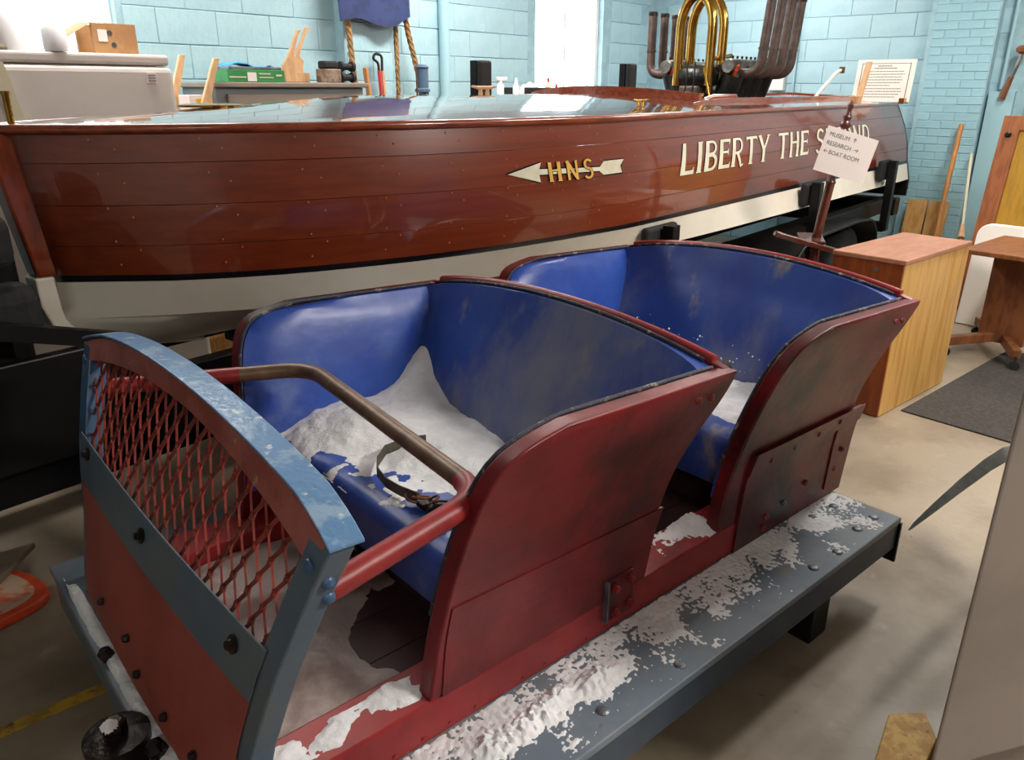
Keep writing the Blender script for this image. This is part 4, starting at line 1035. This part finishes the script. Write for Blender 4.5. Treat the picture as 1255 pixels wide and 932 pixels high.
t = MB(); t.slab(A, B); fe = t.build('fender', m_black, tr, smooth=True, bevel=.004, angle=60)
t = MB(); t.tube([WB(u, 1.76, z - .006) for u, z in prof], .012, 8); t.build('fender_edge', m_black, fe, smooth=True)
t = MB(); t.bar(WB(5.02, 1.757, .50), WB(5.05, 1.757, .56), .003, .012); t.bar(WB(5.06, 1.757, .50), WB(5.09, 1.757, .56), .003, .012); t.build('white_mark', m_white, fe)
t = MB(); t.tube([WB(6.2, 1.94, .31), WB(6.2, 3.9, .31)], .03, 10); t.build('axle', m_black, tr)
t = MB(); t.lathe([(.03, -.03), (.09, -.03), (.10, 0), (.09, .03), (.03, .03)], WB(1.12, 3.3, .13), (W(0, 1) - W(0, 0)), 20); jw = t.build('jack_wheel', m_rubber, tr, smooth=True)
t = MB(); t.tube([WB(1.12, 3.3, .13), WB(1.12, 3.3, .45)], .025, 10); t.build('jack_leg', m_black, tr)

# ---------------------------------------------------------------- things by the window wall
fr = root('chest_freezer', W(1.4, 4.4, 0), 'off white enamel appliance behind the boat bow below the window', 'appliance')
t = MB(); t.box(.85, 2.20, 4.12, 4.75, 0, 1.70, W); t.build('body', m_fridge, fr, bevel=.03, seg=3)
t = MB(); t.box(.85, 2.19, 4.13, 4.74, 1.703, 1.755, W); t.build('lid', m_fridge, fr, bevel=.015, seg=3)
t = MB(); t.box(2.05, 2.10, 4.112, 4.121, 1.62, 1.67, W); bdg = t.build('badge', m_paper, fr)
for k in range(3):
    t = MB(); t.box(2.055, 2.095, 4.110, 4.113, 1.628 + .013 * k, 1.634 + .013 * k, W); t.build('badge_bar', m_ink2, bdg)
t = MB(); t.bar(W(1.44, 4.09, 1.30), W(1.37, 4.09, 1.70), .02, .055); t.build('handle_strip', m_cream, fr)
jg = root('milk_jug', W(1.56, 4.4, 1.757), 'milky plastic jug with blue cap on the white appliance', 'bottle')
t = MB(); t.lathe([(.06, 0), (.065, .01), (.065, .13), (.055, .17), (.025, .21), (.022, .235)], W(1.56, 4.4, 1.757), n=20); t.build('body', m_jug, jg, smooth=True)
t = MB(); t.lathe([(.024, 0), (.024, .022), (.02, .024)], W(1.56, 4.4, 1.99), n=14); t.build('cap', m_navy, jg)
jg = root('small_bottle', W(1.665, 4.17, 1.757), 'clear squat bottle with lime green label beside the milk jug', 'bottle')
t = MB(); t.lathe([(.05, 0), (.052, .01), (.052, .09), (.03, .12), (.018, .13)], W(1.665, 4.17, 1.757), n=18); t.build('body', m_jug, jg, smooth=True)
t = MB(); t.lathe([(.053, 0), (.053, .045)], W(1.74, 4.36, 1.79), n=18); t.build('label', m_lime, jg)
bx = root('cardboard_box', W(1.98, 4.4, 1.757), 'open brown cardboard box with two round holes on the white appliance', 'box')
t = MB(); t.box(1.90, 2.12, 4.30, 4.32, 1.757, 1.90, W); fb = t.build('front_wall', m_card, bx)
t = MB(); t.box(1.90, 2.12, 4.48, 4.50, 1.757, 1.90, W); t.build('rear_wall', m_card, bx)
t = MB(); t.box(2.10, 2.12, 4.32, 4.48, 1.757, 1.90, W); t.build('end_wall', m_card, bx)
t = MB(); t.hexa([W(1.90, 4.30, 1.90), W(1.90, 4.50, 1.90), W(1.73, 4.50, 1.80), W(1.73, 4.30, 1.80), W(1.91, 4.30, 1.905), W(1.91, 4.50, 1.905), W(1.735, 4.50, 1.806), W(1.735, 4.30, 1.806)]); t.build('flap', m_card, bx)
for (u, z) in ((1.985, 1.855), (1.998, 1.80)):
    t = MB(); t.lathe([(.013, 0), (.013, .002)], W(u, 4.30, z), W(0, -1) - W(0, 0), 14); t.build('hole', m_ink, fb)
t = MB(); t.box(1.925, 1.97, 4.297, 4.30, 1.815, 1.87, W); t.build('label', m_paper, fb)
rg = MB(); rg.lathe([(.07, 0), (.075, .015), (.05, .035), (.01, .045)], W(1.44, 4.34, 1.757), n=14); tag(rg.build('rag', m_greyboard, smooth=True), 'crumpled grey rag on the white appliance at the picture edge', 'rag')

fc = root('filing_cabinet', W(3.13, 4.5, 0), 'long putty grey steel drawer cabinet against the blue wall', 'cabinet')
t = MB(); t.box(2.60, 3.70, 4.42, 4.80, 0, 1.60, W); t.build('carcass', m_steelcab2, fc, bevel=.006)
t = MB(); t.box(2.56, 3.72, 4.38, 4.82, 1.60, 1.63, W); t.build('top', m_steelcab, fc, bevel=.006)
for k in range(4):
    t = MB(); t.box(2.66, 3.68, 4.395, 4.42, .2 + .345 * k, .53 + .345 * k, W); d_ = t.build('drawer', m_steelcab, fc, bevel=.006)
    t = MB(); t.box(3.05, 3.25, 4.375, 4.395, .34 + .345 * k, .365 + .345 * k, W); t.build('pull', m_gal, d_, bevel=.004)
gb = root('glove_box', W(2.88, 4.5, 1.63), 'green and white glove carton with blue film on the grey steel cabinet', 'box')
t = MB(); t.box(2.69, 3.08, 4.42, 4.60, 1.631, 1.70, W); t.build('carton', m_green, gb, bevel=.003)
t = MB(); t.box(2.82, 2.88, 4.417, 4.42, 1.636, 1.685, W); t.build('label', m_paper, gb)
t = MB(); t.box(2.70, 2.81, 4.418, 4.42, 1.655, 1.662, W); t.box(2.90, 2.98, 4.418, 4.42, 1.675, 1.682, W); t.box(2.90, 3.0, 4.418, 4.42, 1.655, 1.66, W); t.box(3.02, 3.06, 4.418, 4.42, 1.665, 1.675, W); t.build('print', m_cream, gb)
t = MB(); t.box(2.71, 3.07, 4.43, 4.59, 1.70, 1.718, W); t.build('inner_tray', m_gal, gb, bevel=.004)
A = [[W(2.72 + .3 * i / 10, 4.44 + .14 * j / 6, 1.722 + .022 * abs(fbm(Vector((i * .6, j * .7, 1)))) + .012 * math.sin(i * .6)) for j in range(7)] for i in range(11)]
B = [[p + Vector((0, 0, -.004)) for p in r] for r in A]
t = MB(); t.slab(A, B); t.build('film', m_bluecloth, gb, smooth=True)
def bracket(u, v, z, h, lean, label, base=True, wide=True):
    r = root('wooden_bracket', W(u, v, z), label, 'bracket', 'cut plywood brackets')
    P = [(0, 0), (.10, 0), (.105, .10), (.115, .13), (.085, .16), (.075 + lean * .5, .22 + (h - .22) * .5), (.06 + lean, h), (.025 + lean, h - .005), (lean * .45, h * .5), (0, .1)] if wide else [(0, 0), (.055, 0), (.055 + lean, h), (.02 + lean, h)]
    t = MB(); t.prism(P, lambda a, b, d: W(u + a, v + d, z + b), -.012, .012); t.build('arm', m_lightwood, r, bevel=.003)
    if base: t = MB(); t.box(u - .02, u + .17, v + .014, v + .05, z, z + .06, W); t.build('base', m_lightwood, r, bevel=.003)
bracket(3.10, 4.46, 1.632, .31, .10, 'cut plywood bracket on the steel cabinet, nearer the glove carton')
bracket(3.215, 4.56, 1.632, .335, .13, 'cut plywood bracket on the steel cabinet, nearer the rusty tin')
cr = root('crate', W(2.42, 4.5, 0), 'plain wooden crate below the yellow and white carton', 'crate')
t = MB(); t.box(2.30, 2.60, 4.36, 4.66, 0, 1.465, W)
t.build('body', m_plank, cr, bevel=.005)
for k in range(4):
    t = MB(); t.box(2.29, 2.595, 4.345, 4.36, .15 + .34 * k, .27 + .34 * k, W); t.build('batten', m_plank, cr)
yb = root('small_carton', W(2.48, 4.5, 1.466), 'small white and yellow carton left of the steel cabinet', 'box')
t = MB(); t.box(2.42, 2.56, 4.40, 4.52, 1.467, 1.56, W); t.build('carton', m_paper, yb, bevel=.002)
t = MB(); t.box(2.46, 2.558, 4.397, 4.40, 1.467, 1.54, W); pt_ = t.build('yellow_panel', M('carton_yellow', (222, 184, 52), rough=.6), yb)
t = MB(); t.box(2.485, 2.53, 4.395, 4.397, 1.52, 1.528, W); t.build('print', m_ink, pt_)
bracket(2.37, 4.58, 1.466, .31, .10, 'straight plywood bracket leaning behind the white and yellow carton', base=False, wide=False)
bracket(2.44, 4.355, 1.466, .29, .11, 'straight plywood bracket leaning in front of the white and yellow carton', base=False, wide=False)
tn = root('rusty_tin', W(3.42, 4.5, 1.632), 'rusty paint spattered tin on the steel cabinet', 'tin')
t = MB(); t.box(3.40, 3.54, 4.44, 4.53, 1.632, 1.715, W); t.build('tin', M('spattered_tin', (150, 132, 116), (110, 84, 66), sc=16, rough=.6), tn, bevel=.006)
bk_ = MB(); bk_.box(3.41, 3.53, 4.45, 4.52, 1.716, 1.765, W); tag(bk_.build('black_case', m_rubber, bevel=.012), 'small black case on top of the rusty tin', 'case')
for i, (z, nm) in enumerate(((1.632, 'black spool lying at the cabinet end, lower of two'), (1.700, 'black spool lying at the cabinet end, upper of two'))):
    t = MB(); t.lathe([(.033, 0), (.033, .02), (.022, .022), (.022, .09), (.033, .092), (.033, .112)], W(3.57, 4.49, z + .033), W(1, 0) - W(0, 0), 16)
    tag(t.build('spool', m_rubber), nm, 'spool', 'black spools on the cabinet')
# black battery like blocks and tools seen over the foredeck
def rope(name, pts, label, r=.022):
    pts = [Vector(p) for p in pts]; dense = []
    for a, b in zip(pts, pts[1:]):
        n = max(2, int((b - a).length / .015))
        for k in range(n): dense.append(a.lerp(b, k / n))
    dense.append(pts[-1]); ro = root(name, pts[-1], label, 'rope', 'ropes hanging on the wall')
    for s in range(3):
        q = []
        for i, p in enumerate(dense):
            a = i * .62 + s * 2.094; q.append(p + Vector((math.cos(a) * r * .5, math.sin(a) * r * .5, 0)))
        t = MB(); t.tube(q, r * .58, 6); t.build('strand', m_rope, ro, smooth=True)
rope('rope', [W(3.93, 4.84, 2.30), W(3.95, 4.84, 2.0), W(3.97, 4.83, 1.62), W(3.97, 4.83, .9)], 'tan twisted rope hanging left of the navy cloth')
rope('rope', [W(4.46, 4.90, 2.30), W(4.46, 4.90, 1.9), W(4.46, 4.90, 1.2)], 'tan twisted rope hanging straight behind the blue pump', .018)
rope('rope', [W(4.50, 4.87, 2.30), W(4.56, 4.87, 2.0), W(4.66, 4.86, 1.65), W(4.74, 4.84, 1.40), W(4.76, 4.84, 1.0)], 'tan twisted rope slanting to the right of the blue pump')
A = []; B = []
for i in range(15):
    ra = []; rb = []
    for j in range(8):
        s = i / 14; u = 3.86 + .68 * s; zb = 2.02 + .03 * math.sin(s * 7) + .05 * s + .02 * (1 - math.sin(math.pi * s)); z = 2.55 + (zb - 2.55) * j / 7
        v = 4.80 + .02 * math.sin(s * 12 + j * .4); ra.append(W(u, v, z)); rb.append(W(u, v + .008, z))
    A.append(ra); B.append(rb)
t = MB(); t.slab(A, B); tag(t.build('navy_cloth', m_navy, smooth=True), 'navy blue cloth hung between the ropes on the window wall', 'cloth')
t = MB(); t.box(3.84, 4.56, 4.79, 4.90, 2.55, 2.60, W); tag(t.build('hanging_rail', m_lightwood), 'wooden rail on the pilaster carrying the navy cloth', 'rail')
t = MB(); t.bar(W(4.12, 4.62, 0), W(4.05, 4.80, 1.74), .035, .035); tag(t.build('stick', m_polew, bevel=.01), 'plain wooden stick leaning at the end of the steel cabinet', 'stick')
bc = root('loppers', W(4.25, 4.7, 0), 'long tool with red and tan handles and hooked iron head', 'tool')
t = MB(); t.tube([W(4.22, 4.72, 0), W(4.20, 4.82, 1.72)], .013, 8); t.build('red_handle', m_red_tool, bc)
t = MB(); t.tube([W(4.26, 4.72, 0), W(4.235, 4.82, 1.72)], .013, 8); t.build('tan_handle', m_lightwood, bc)
t = MB(); t.tube(fillet([W(4.20, 4.82, 1.72), W(4.20, 4.825, 1.78), W(4.15, 4.825, 1.80), W(4.17, 4.825, 1.84), W(4.24, 4.825, 1.83), W(4.235, 4.825, 1.72)], .03), .010, 8); t.build('head', m_iron, bc)
pm = root('hand_pump', W(4.60, 4.7, 0), 'upright hand pump with blue barrel between two ropes', 'pump')
t = MB(); t.lathe([(.06, 0), (.06, .02), (.032, .03), (.032, 1.56), (.05, 1.57)], W(4.55, 4.72, 0), n=16); t.build('stand', m_alu, pm)
t = MB(); t.lathe([(.06, 0), (.06, .02), (.046, .03), (.046, .17), (.055, .18), (.03, .20)], W(4.55, 4.72, 1.57), n=18); t.build('barrel', M('blue_grey_barrel', (78, 104, 128), rough=.4), pm)
for du in (-.06, .06):
    t = MB(); t.tube([W(4.55 + du, 4.72, 1.53), W(4.55 + du, 4.72, 1.76)], .006, 6); t.build('tie_rod', m_rust, pm)
t = MB(); t.tube([W(5.045, 4.955, 0), W(5.045, 4.955, ZC)], .045, 16); tag(t.build('wall_pipe', m_bluepaint, smooth=True), 'blue painted vertical pipe on the window wall', 'pipe')
# bench behind the boat with a tray and bottles
bn = root('workbench', W(5.6, 4.6, 0), 'low dark workbench behind the boat below the window wall', 'bench')
t = MB(); t.box(4.9, 6.2, 4.3, 4.85, 1.50, 1.53, W); t.build('top', m_oakdark, bn)
for (u, v) in ((4.95, 4.35), (6.15, 4.35), (4.95, 4.8), (6.15, 4.8)):
    t = MB(); t.box(u - .04, u + .04, v - .04, v + .04, 0, 1.50, W); t.build('leg', m_oakdark, bn)
ty = root('tray', W(5.75, 4.5, 1.53), 'black open tray with sloping end on the workbench', 'tray')
t = MB(); t.box(5.42, 5.75, 4.38, 4.40, 1.531, 1.605, W); t.build('front', m_rubber, ty)
t = MB(); t.prism([(5.75, 1.531), (6.1, 1.531), (6.1, 1.545), (5.75, 1.605)], lambda a, b, d: W(a, 4.38 + d, b), 0, .02); t.build('sloping_side', m_rubber, ty)
t = MB(); t.box(5.42, 6.1, 4.40, 4.62, 1.531, 1.54, W); t.build('base', m_rubber, ty)
t = MB(); t.box(5.42, 5.75, 4.62, 4.64, 1.531, 1.605, W); t.build('rear', m_rubber, ty)
sb = root('spray_bottle', W(5.20, 4.45, 1.53), 'white trigger spray bottle left of the black tray', 'bottle')
t = MB(); t.lathe([(.03, 0), (.032, .01), (.03, .09), (.012, .11), (.012, .13)], W(5.17, 4.45, 1.531), n=14); t.build('body', m_jug, sb, smooth=True)
t = MB(); t.box(5.13, 5.25, 4.44, 4.46, 1.655, 1.685, W); t.build('trigger_head', m_jug, sb, bevel=.006)
t = MB(); t.lathe([(.028, 0), (.028, .08), (.014, .10), (.012, .14), (.008, .15)], W(5.385, 4.46, 1.531), n=12); tag(t.build('squeeze_bottle', m_jug, smooth=True), 'slim white squeeze bottle touching the black tray', 'bottle')
A = [[W(5.52 + .22 * i / 10, 4.42 + .18 * j / 6, 1.545 + .10 * math.sin(math.pi * i / 10) ** .6 * math.sin(math.pi * j / 6) ** .5 + .02 * fbm(Vector((i * .5, j * .6, 3)))) for j in range(7)] for i in range(11)]
B = [[Vector((p.x, p.y, 1.541)) for p in r] for r in A]
t = MB(); t.slab(A, B); tag(t.build('white_rags', m_white, smooth=True), 'bundle of white rags heaped in the black tray', 'rags')
for (u, z, lb) in ((5.88, 1.541, 'tan conical bottle with red tip, taller of two in the tray'), (6.0, 1.541, 'tan conical bottle with red tip, lower one at tray end')):
    b_ = root('glue_bottle', W(u, 4.5, z), lb, 'bottle', 'glue bottles in the tray'); h = .11 if u < 5.9 else .06
    t = MB(); t.lathe([(.04, 0), (.04, h * .3), (.015, h)], W(u, 4.5, z), n=14); t.build('body', m_cream, b_, smooth=True)
    t = MB(); t.lathe([(.014, 0), (.012, .025), (.004, .04)], W(u, 4.5, z + h), n=10); t.build('tip', m_red_tool, b_, smooth=True)
# boxes and conduit on the right wall behind the engine
t = MB(); t.box(8.32, 8.43, 4.05, 4.35, 1.62, 1.86, W); sw = t.build('switch_box', m_gal, bevel=.01); tag(sw, 'grey electrical box with blue oval mark on wall left of engine', 'box')
t = MB(); t.lathe([(.02, 0), (.02, .002)], W(8.319, 4.20, 1.80), W(-1, 0) - W(0, 0), 14); t.build('oval_mark', M('blue_mark', (70, 104, 190), rough=.5), sw)
t = MB(); t.box(8.36, 8.43, 3.36, 3.52, 1.58, 1.80, W); tag(t.build('outlet_box', m_white, bevel=.008), 'pale electrical box on the wall right of the engine', 'box')
for (v, nm) in ((3.28, 'thin blue painted conduit on the wall right of the exhaust stacks'),):
    t = MB(); t.tube([W(8.42, v, 0), W(8.42, v, ZC)], .014, 8); tag(t.build('conduit', m_bluepaint, smooth=True), nm, 'conduit')

# ---------------------------------------------------------------- right side: sign stand, cabinet, table, panels
sg = root('sign_stand', (4.142, 2.181, 0), 'dark turned wooden post holding a white paper direction sign', 'sign stand')
PB = Vector((4.142, 2.181, .835)); PT = Vector((4.215, 2.128, 1.545)); dr = (PT - PB)
def pp(t): return PB + dr * t
t = MB(); t.tube([(4.142, 2.181, .03), PB], .026, 14); t.lathe([(.20, 0), (.20, .02), (.05, .05)], (4.142, 2.181, 0), n=20); t.build('lower_post', m_postw, sg, smooth=False)
prf = [(.024, 0), (.024, .28), (.027, .285), (.027, .295), (.022, .30), (.022, .51), (.020, .54), (.027, .555), (.018, .57), (.029, .585), (.029, .595), (.016, .61), (.024, .63), (.014, .645), (.012, .67), (.017, .685), (.010, .705), (.004, .715)]
t = MB(); t.lathe(prf, PB, dr, 18); t.build('turned_post', m_postw, sg, smooth=True)
a0 = Vector((3.90, 2.30, .855)); a1 = Vector((4.20, 2.045, .745))
t = MB(); t.bar(a0, a1, .045, .03); t.build('foot_bar', m_postw, sg, bevel=.006)
t = MB(); t.bar(PB + Vector((-.09, -.03, -.03)), PB + Vector((.06, .08, -.012)), .13, .018); t.build('foot_plate', m_postw, sg, bevel=.004)
TL, TR, BLc = Vector((4.083, 2.170, 1.42)), Vector((4.294, 1.989, 1.342)), Vector((4.044, 2.204, 1.194))
pn = (TR - TL).cross(BLc - TL).normalized()
if pn.y > 0: pn = -pn
def PAP(a, b, d=0.0): return BLc + (TR - TL) * a + (TL - BLc) * b + pn * d
t = MB(); t.prism([(0, 0), (1, 0), (1, 1), (0, 1)], PAP, 0, .002); pap = t.build('paper_sign', m_paper, sg)
def puttext(s, a, b, size, nm):
    vs, fs = text2d(s, 1.0, 0.0); t = MB(); t.add([PAP(a + x * size * .755, b + y * size, .0028) for x, y in vs], fs); t.build(nm, m_ink, pap)
puttext('MUSEUM', .07, .80, .135, 'lettering'); puttext('RESEARCH', .07, .61, .135, 'lettering'); puttext('BOAT ROOM', .165, .42, .135, 'lettering')
def arrow(a, b, dirx, diry, nm='arrow'):
    t = MB()
    def q(x, y): return PAP(a + (x * dirx - y * diry) * .755, b + (x * diry + y * dirx), .0028)
    t.add([q(-.05, -.006), q(.05, -.006), q(.05, .006), q(-.05, .006)], [(0, 1, 2, 3)])
    for sg_ in (-1, 1): t.add([q(.055, 0), q(.01, sg_ * .04), q(.0, sg_ * .033), q(.042, 0)], [(0, 1, 2, 3)])
    t.build(nm, m_ink, pap)
arrow(.57, .85, 0, 1); arrow(.66, .66, 1, 0); arrow(.105, .47, -1, 0)

cb = root('wooden_cabinet', (4.25, 1.75, 0), 'large pine and red brown box cabinet on the floor behind the car', 'cabinet')
t = MB(); t.box(3.88, 4.66, 1.585, 1.93, 0, .80); t.build('carcass', m_cabfront, cb)
for k in range(4):
    x0 = 3.875 + .1975 * k; t = MB(); t.box(x0, x0 + .196, 1.568, 1.585, 0.004, .80); t.build('side_board', m_cabside, cb, bevel=.002)
t = MB(); t.box(3.865, 3.88, 1.57, 1.93, 0.004, .80); t.build('front_panel', m_cabfront, cb, bevel=.002)
t = MB(); t.box(3.86, 4.67, 1.56, 1.935, .80, .824); t.build('top', m_cabtop, cb, bevel=.004)
t = MB(); t.lathe([(.012, 0), (.012, .006)], (3.865, 1.70, .76), (-1, 0, 0), 10); t.build('knob', m_gal, cb)

tb = root('rolling_table', (5.5, 1.55, 0), 'small walnut brown pedestal table on four casters by the white panel', 'table')
t = MB(); t.box(5.10, 5.80, 1.05, 1.76, .672, .70); t.build('table_top', m_oakdark, tb, bevel=.004)
t = MB(); t.box(5.38, 5.42, 1.40, 1.66, .10, .672); t.build('pedestal', m_oakdark, tb, bevel=.004)
t = MB(); t.box(5.42, 5.60, 1.49, 1.53, .10, .672); t.build('pedestal_web', m_plank, tb, bevel=.003)
for (x, y) in ((5.18, 1.76), (5.20, 1.37), (5.80, 1.80), (5.80, 1.25)):
    c = Vector((5.45, 1.54, .135)); t = MB(); t.bar(c, (x, y, .105), .05, .06); lg = t.build('foot', m_oakdark, tb, bevel=.006)
    t = MB(); t.lathe([(.008, -.012), (.028, -.012), (.032, 0), (.028, .012), (.008, .012)], (x, y, .033), (1, .3, 0), 16); t.tube([(x, y, .033), (x, y, .09)], .008, 6); t.build('caster', m_rubber, lg, smooth=True)
sb_ = MB(); sb_.box(4.95, 5.12, 1.86, 2.02, 0, .26); tag(sb_.build('stool_block', m_rubber, bevel=.01), 'low dark grey block on the floor behind the pine cabinet', 'block')
fm = MB(); fm.prism([(4.06, 1.02), (5.50, .62), (5.50, 1.62), (4.07, 1.50)], lambda a, b, d: (a, b, d), .001, .008); fm = MB(); fm.box(4.05, 5.60, .62, 1.53, .001, .009); tag(fm.build('floor_mat', m_mat, bevel=.003), 'speckled black floor mat beside the pine cabinet', 'mat')
# white folding table stood on edge
wp = root('folding_table', (6.05, 1.6, 0), 'white folding table top stood on edge behind the small table', 'table')
rp = fillet([Vector((2.02, .005, 0)), Vector((2.02, .72, 0)), Vector((.85, .72, 0)), Vector((.85, .005, 0))], .10, 6)
t = MB(); t.prism([(p.x, p.y) for p in rp], lambda a, b, d: (6.02 + d + .10 * b, a, b), 0, .045); t.build('top', m_board, wp, bevel=.006)
t = MB(); t.box(6.10, 6.13, .9, 1.98, .08, .11); t.build('folded_leg', m_gal, wp)
# framed ochre door leaning behind
dl = root('door_leaf', (6.5, 1.7, 0), 'red brown framed door leaf with ochre board panel leaning on the wall', 'door')
def DL(a, b, d): return Vector((6.40 + d + .16 * b, a, b))
ZD = 1.42
for (a0, a1, b0, b1, nm) in ((2.06, 2.18, .01, ZD, 'stile'), (1.16, 1.26, .01, ZD, 'stile'), (1.26, 2.06, ZD - .10, ZD, 'rail'), (1.26, 2.06, .01, .15, 'rail')):
    t = MB(); t.prism([(a0, b0), (a1, b0), (a1, b1), (a0, b1)], DL, 0, .045); t.build(nm, m_doorw, dl, bevel=.004)
for k in range(4):
    a0 = 1.26 + .20 * k; t = MB(); t.prism([(a0 + .002, .15), (a0 + .198, .15), (a0 + .198, ZD - .10), (a0 + .002, ZD - .10)], DL, .018, .034); t.build('panel_board', m_ochre, dl)
t = MB(); t.lathe([(.02, 0), (.02, .02), (.012, .03)], DL(2.12, 1.29, -.001), (-1, 0, .1), 12); t.build('iron_stud', m_iron, dl)
# planks, pole and broom by the pier
for (v, w_, lb) in ((1.86, .17, 'pine plank leaning on the brick pier, nearer the trailer'), (1.675, .17, 'pine plank leaning on the brick pier, nearer the pole')):
    t = MB(); t.prism([(v - w_ / 2, .003), (v + w_ / 2, .003), (v + w_ / 2, .62), (v - w_ / 2, .62)], lambda a, b, d: W(8.06 + d + .22 * b, a, b), 0, .03)
    tag(t.build('plank', m_plank, bevel=.003), lb, 'plank', 'planks on the pier')
t = MB(); t.tube([W(7.85, 1.60, .02), W(8.24, 1.625, 1.30)], .022, 10); tag(t.build('pole', m_polew, smooth=True), 'long round wooden pole leaning against the blue brick pier', 'pole')
bm_ = root('hand_brush', W(8.0, 1.45, 0), 'long pale brush with cream stick beside the door leaf', 'brush')
t = MB(); t.tube([W(7.7, 1.36, .50), W(8.25, 1.50, 1.05)], .012, 8); t.build('stick', m_cream, bm_)
t = MB(); t.tube([W(7.60, 1.335, .40), W(7.7, 1.36, .50)], [.03, .016], 8); t.tube([W(7.3, 1.30, .015), W(7.62, 1.337, .415)], .012, 8); t.build('bristle', m_lightwood, bm_)
# recessed wall part right of the pier: conduits, panel and hung tool
t = MB(); t.box(8.36, U1, 1.28, 1.48, 0, 1.58, W); tag(t.build('wall_board', m_bluepaint), 'pale blue painted board beside the brick pier', 'board')
t = MB(); t.tube([W(8.40, 1.40, 1.60), W(8.40, 1.40, ZC)], .018, 10); tag(t.build('conduit', m_bluepaint, smooth=True), 'blue painted conduit right of the brick pier', 'conduit')
t = MB(); t.box(8.40, U1, 1.12, 1.18, 0, ZC, W); tag(t.build('wall_channel', m_gal), 'grey vertical metal channel at the right picture edge', 'channel')
pg = root('plunger_tool', W(8.35, 1.3, 1.5), 'old hand drill tool with wooden knob and grip hung on wall', 'tool')
t = MB(); t.lathe([(.015, 0), (.05, .02), (.055, .05), (.03, .07)], W(8.33, 1.285, 1.88), n=16); t.build('knob', m_oakdark, pg, smooth=True)
t = MB(); t.tube([W(8.33, 1.285, 1.88), W(8.33, 1.33, 1.68)], .016, 8); t.build('rod', m_alu, pg)
t = MB(); t.tube([W(8.33, 1.33, 1.70), W(8.33, 1.37, 1.52)], [.022, .030], 10); t.build('grip', m_oakdark, pg, smooth=True)
t = MB(); t.tube([W(8.33, 1.30, 1.80), W(U1 - .012, 1.30, 1.84)], .006, 6); t.build('hook', m_iron, pg)

# ---------------------------------------------------------------- grey housing close to the camera, blade, wood block
gh = root('grey_housing', (2.1, .15, 0), 'grey painted upright housing close at the right picture edge', 'housing')
HP = [(1.62, .402), (2.25, .535), (2.90, .25), (2.34, .06)]
t = MB(); t.prism(HP, lambda a, b, d: (a, b, d), .12, 1.45); t.build('shell', m_grey, gh, bevel=.012, seg=3)
t = MB(); t.prism([(1.72, .38), (2.22, .49), (2.75, .26), (2.34, .11)], lambda a, b, d: (a, b, d), 0, .12); t.build('plinth', m_grey, gh)
t = MB(); t.prism([(2.252, .522), (2.29, .52), (2.88, .27), (2.87, .255)], lambda a, b, d: (a, b, d), .6, 1.45); t.build('blue_edge', m_bluemet, gh)
A = []; B = []
for (x, y, z, wd) in ((2.075, .702, .45, .004), (2.12, .703, .45, .010), (2.26, .703, .452, .018), (2.45, .703, .454, .026), (2.65, .700, .456, .032), (2.80, .69, .456, .036), (2.95, .64, .456, .036)):
    A.append([(x, y - wd * .3, z - wd * .25), (x + wd * .1, y + wd * .7, z + wd * .45)]); B.append([(x, y - wd * .3, z - wd * .25 - .006), (x + wd * .1, y + wd * .7, z + wd * .45 - .006)])
t = MB(); t.slab(A, B); t.build('blade', m_blade, gh, bevel=.002)
t = MB(); t.bar((2.70, .28, .455), (2.95, .60, .455), .05, .05); t.build('blade_bracket', m_grey, gh)
wk = root('wood_block', (1.75, .56, 0), 'sawn wood block with yellow speckled top on the floor by grey housing', 'block')
BP = [(1.731, .545), (1.807, .487), (1.74, .43), (1.60, .41), (1.56, .50)]
t = MB(); t.prism(BP, lambda a, b, d: (a, b, d), .0, .11); t.build('block', m_oakdark, wk, bevel=.006)
t = MB(); t.prism([(1.70 + (a - 1.70) * .98, .47 + (b - .47) * .98) for a, b in BP], lambda a, b, d: (a, b, d), .11, .125); t.build('top_layer', m_osb, wk, bevel=.003)

# ---------------------------------------------------------------- floor line, orange thing, blocks at the left
t = MB(); t.box(-.8, .297, 2.072, 2.116, .0005, .002); t.build('painted_line', m_yline, floor)
of = root('orange_float', (-.05, 2.7, 0), 'orange rounded plastic pad on the floor at the left edge', 'pad')
Q = fillet([Vector((-.50, 2.50, 0)), Vector((.113, 2.56, 0)), Vector((.285, 2.62, 0)), Vector((.24, 2.82, 0)), Vector((.10, 3.0, 0)), Vector((-.5, 2.95, 0))], .09, 6)
t = MB(); t.prism([(p.x, p.y) for p in Q], lambda a, b, d: (a, b, d), .002, .04); t.build('pad', m_orangep, of, bevel=.014, seg=3)
c0 = Vector((-.13, 2.75, 0))
t = MB(); t.prism([(c0.x + (p.x - c0.x) * .90, c0.y + (p.y - c0.y) * .86) for p in Q], lambda a, b, d: (a, b, d), .04, .044); t.build('dusty_top', m_orangetop, of)
t = MB(); t.prism([(-.45, 2.62), (.10, 2.70), (.285, 2.93), (-.40, 2.96)], lambda a, b, d: (a, b, d + .02 * (b - 2.5)), .048, .07); tag(t.build('board', m_greyboard, bevel=.003), 'grey brown flat board lying on the orange pad', 'board')
wb2 = root('wooden_stand', W(.78, 3.5, 0), 'amber wooden block on small black casters under the trailer', 'stand')
t = MB(); t.box(.62, .94, 3.40, 3.6, .07, .22, W); t.build('block', m_plank, wb2, bevel=.006)
for (u, v) in ((.68, 3.44), (.88, 3.44), (.68, 3.56), (.88, 3.56)):
    t = MB(); t.lathe([(.01, -.012), (.03, -.012), (.035, 0), (.03, .012), (.01, .012)], W(u, v, .035), (1, 0, 0), 14); t.build('caster', m_rubber, wb2, smooth=True)
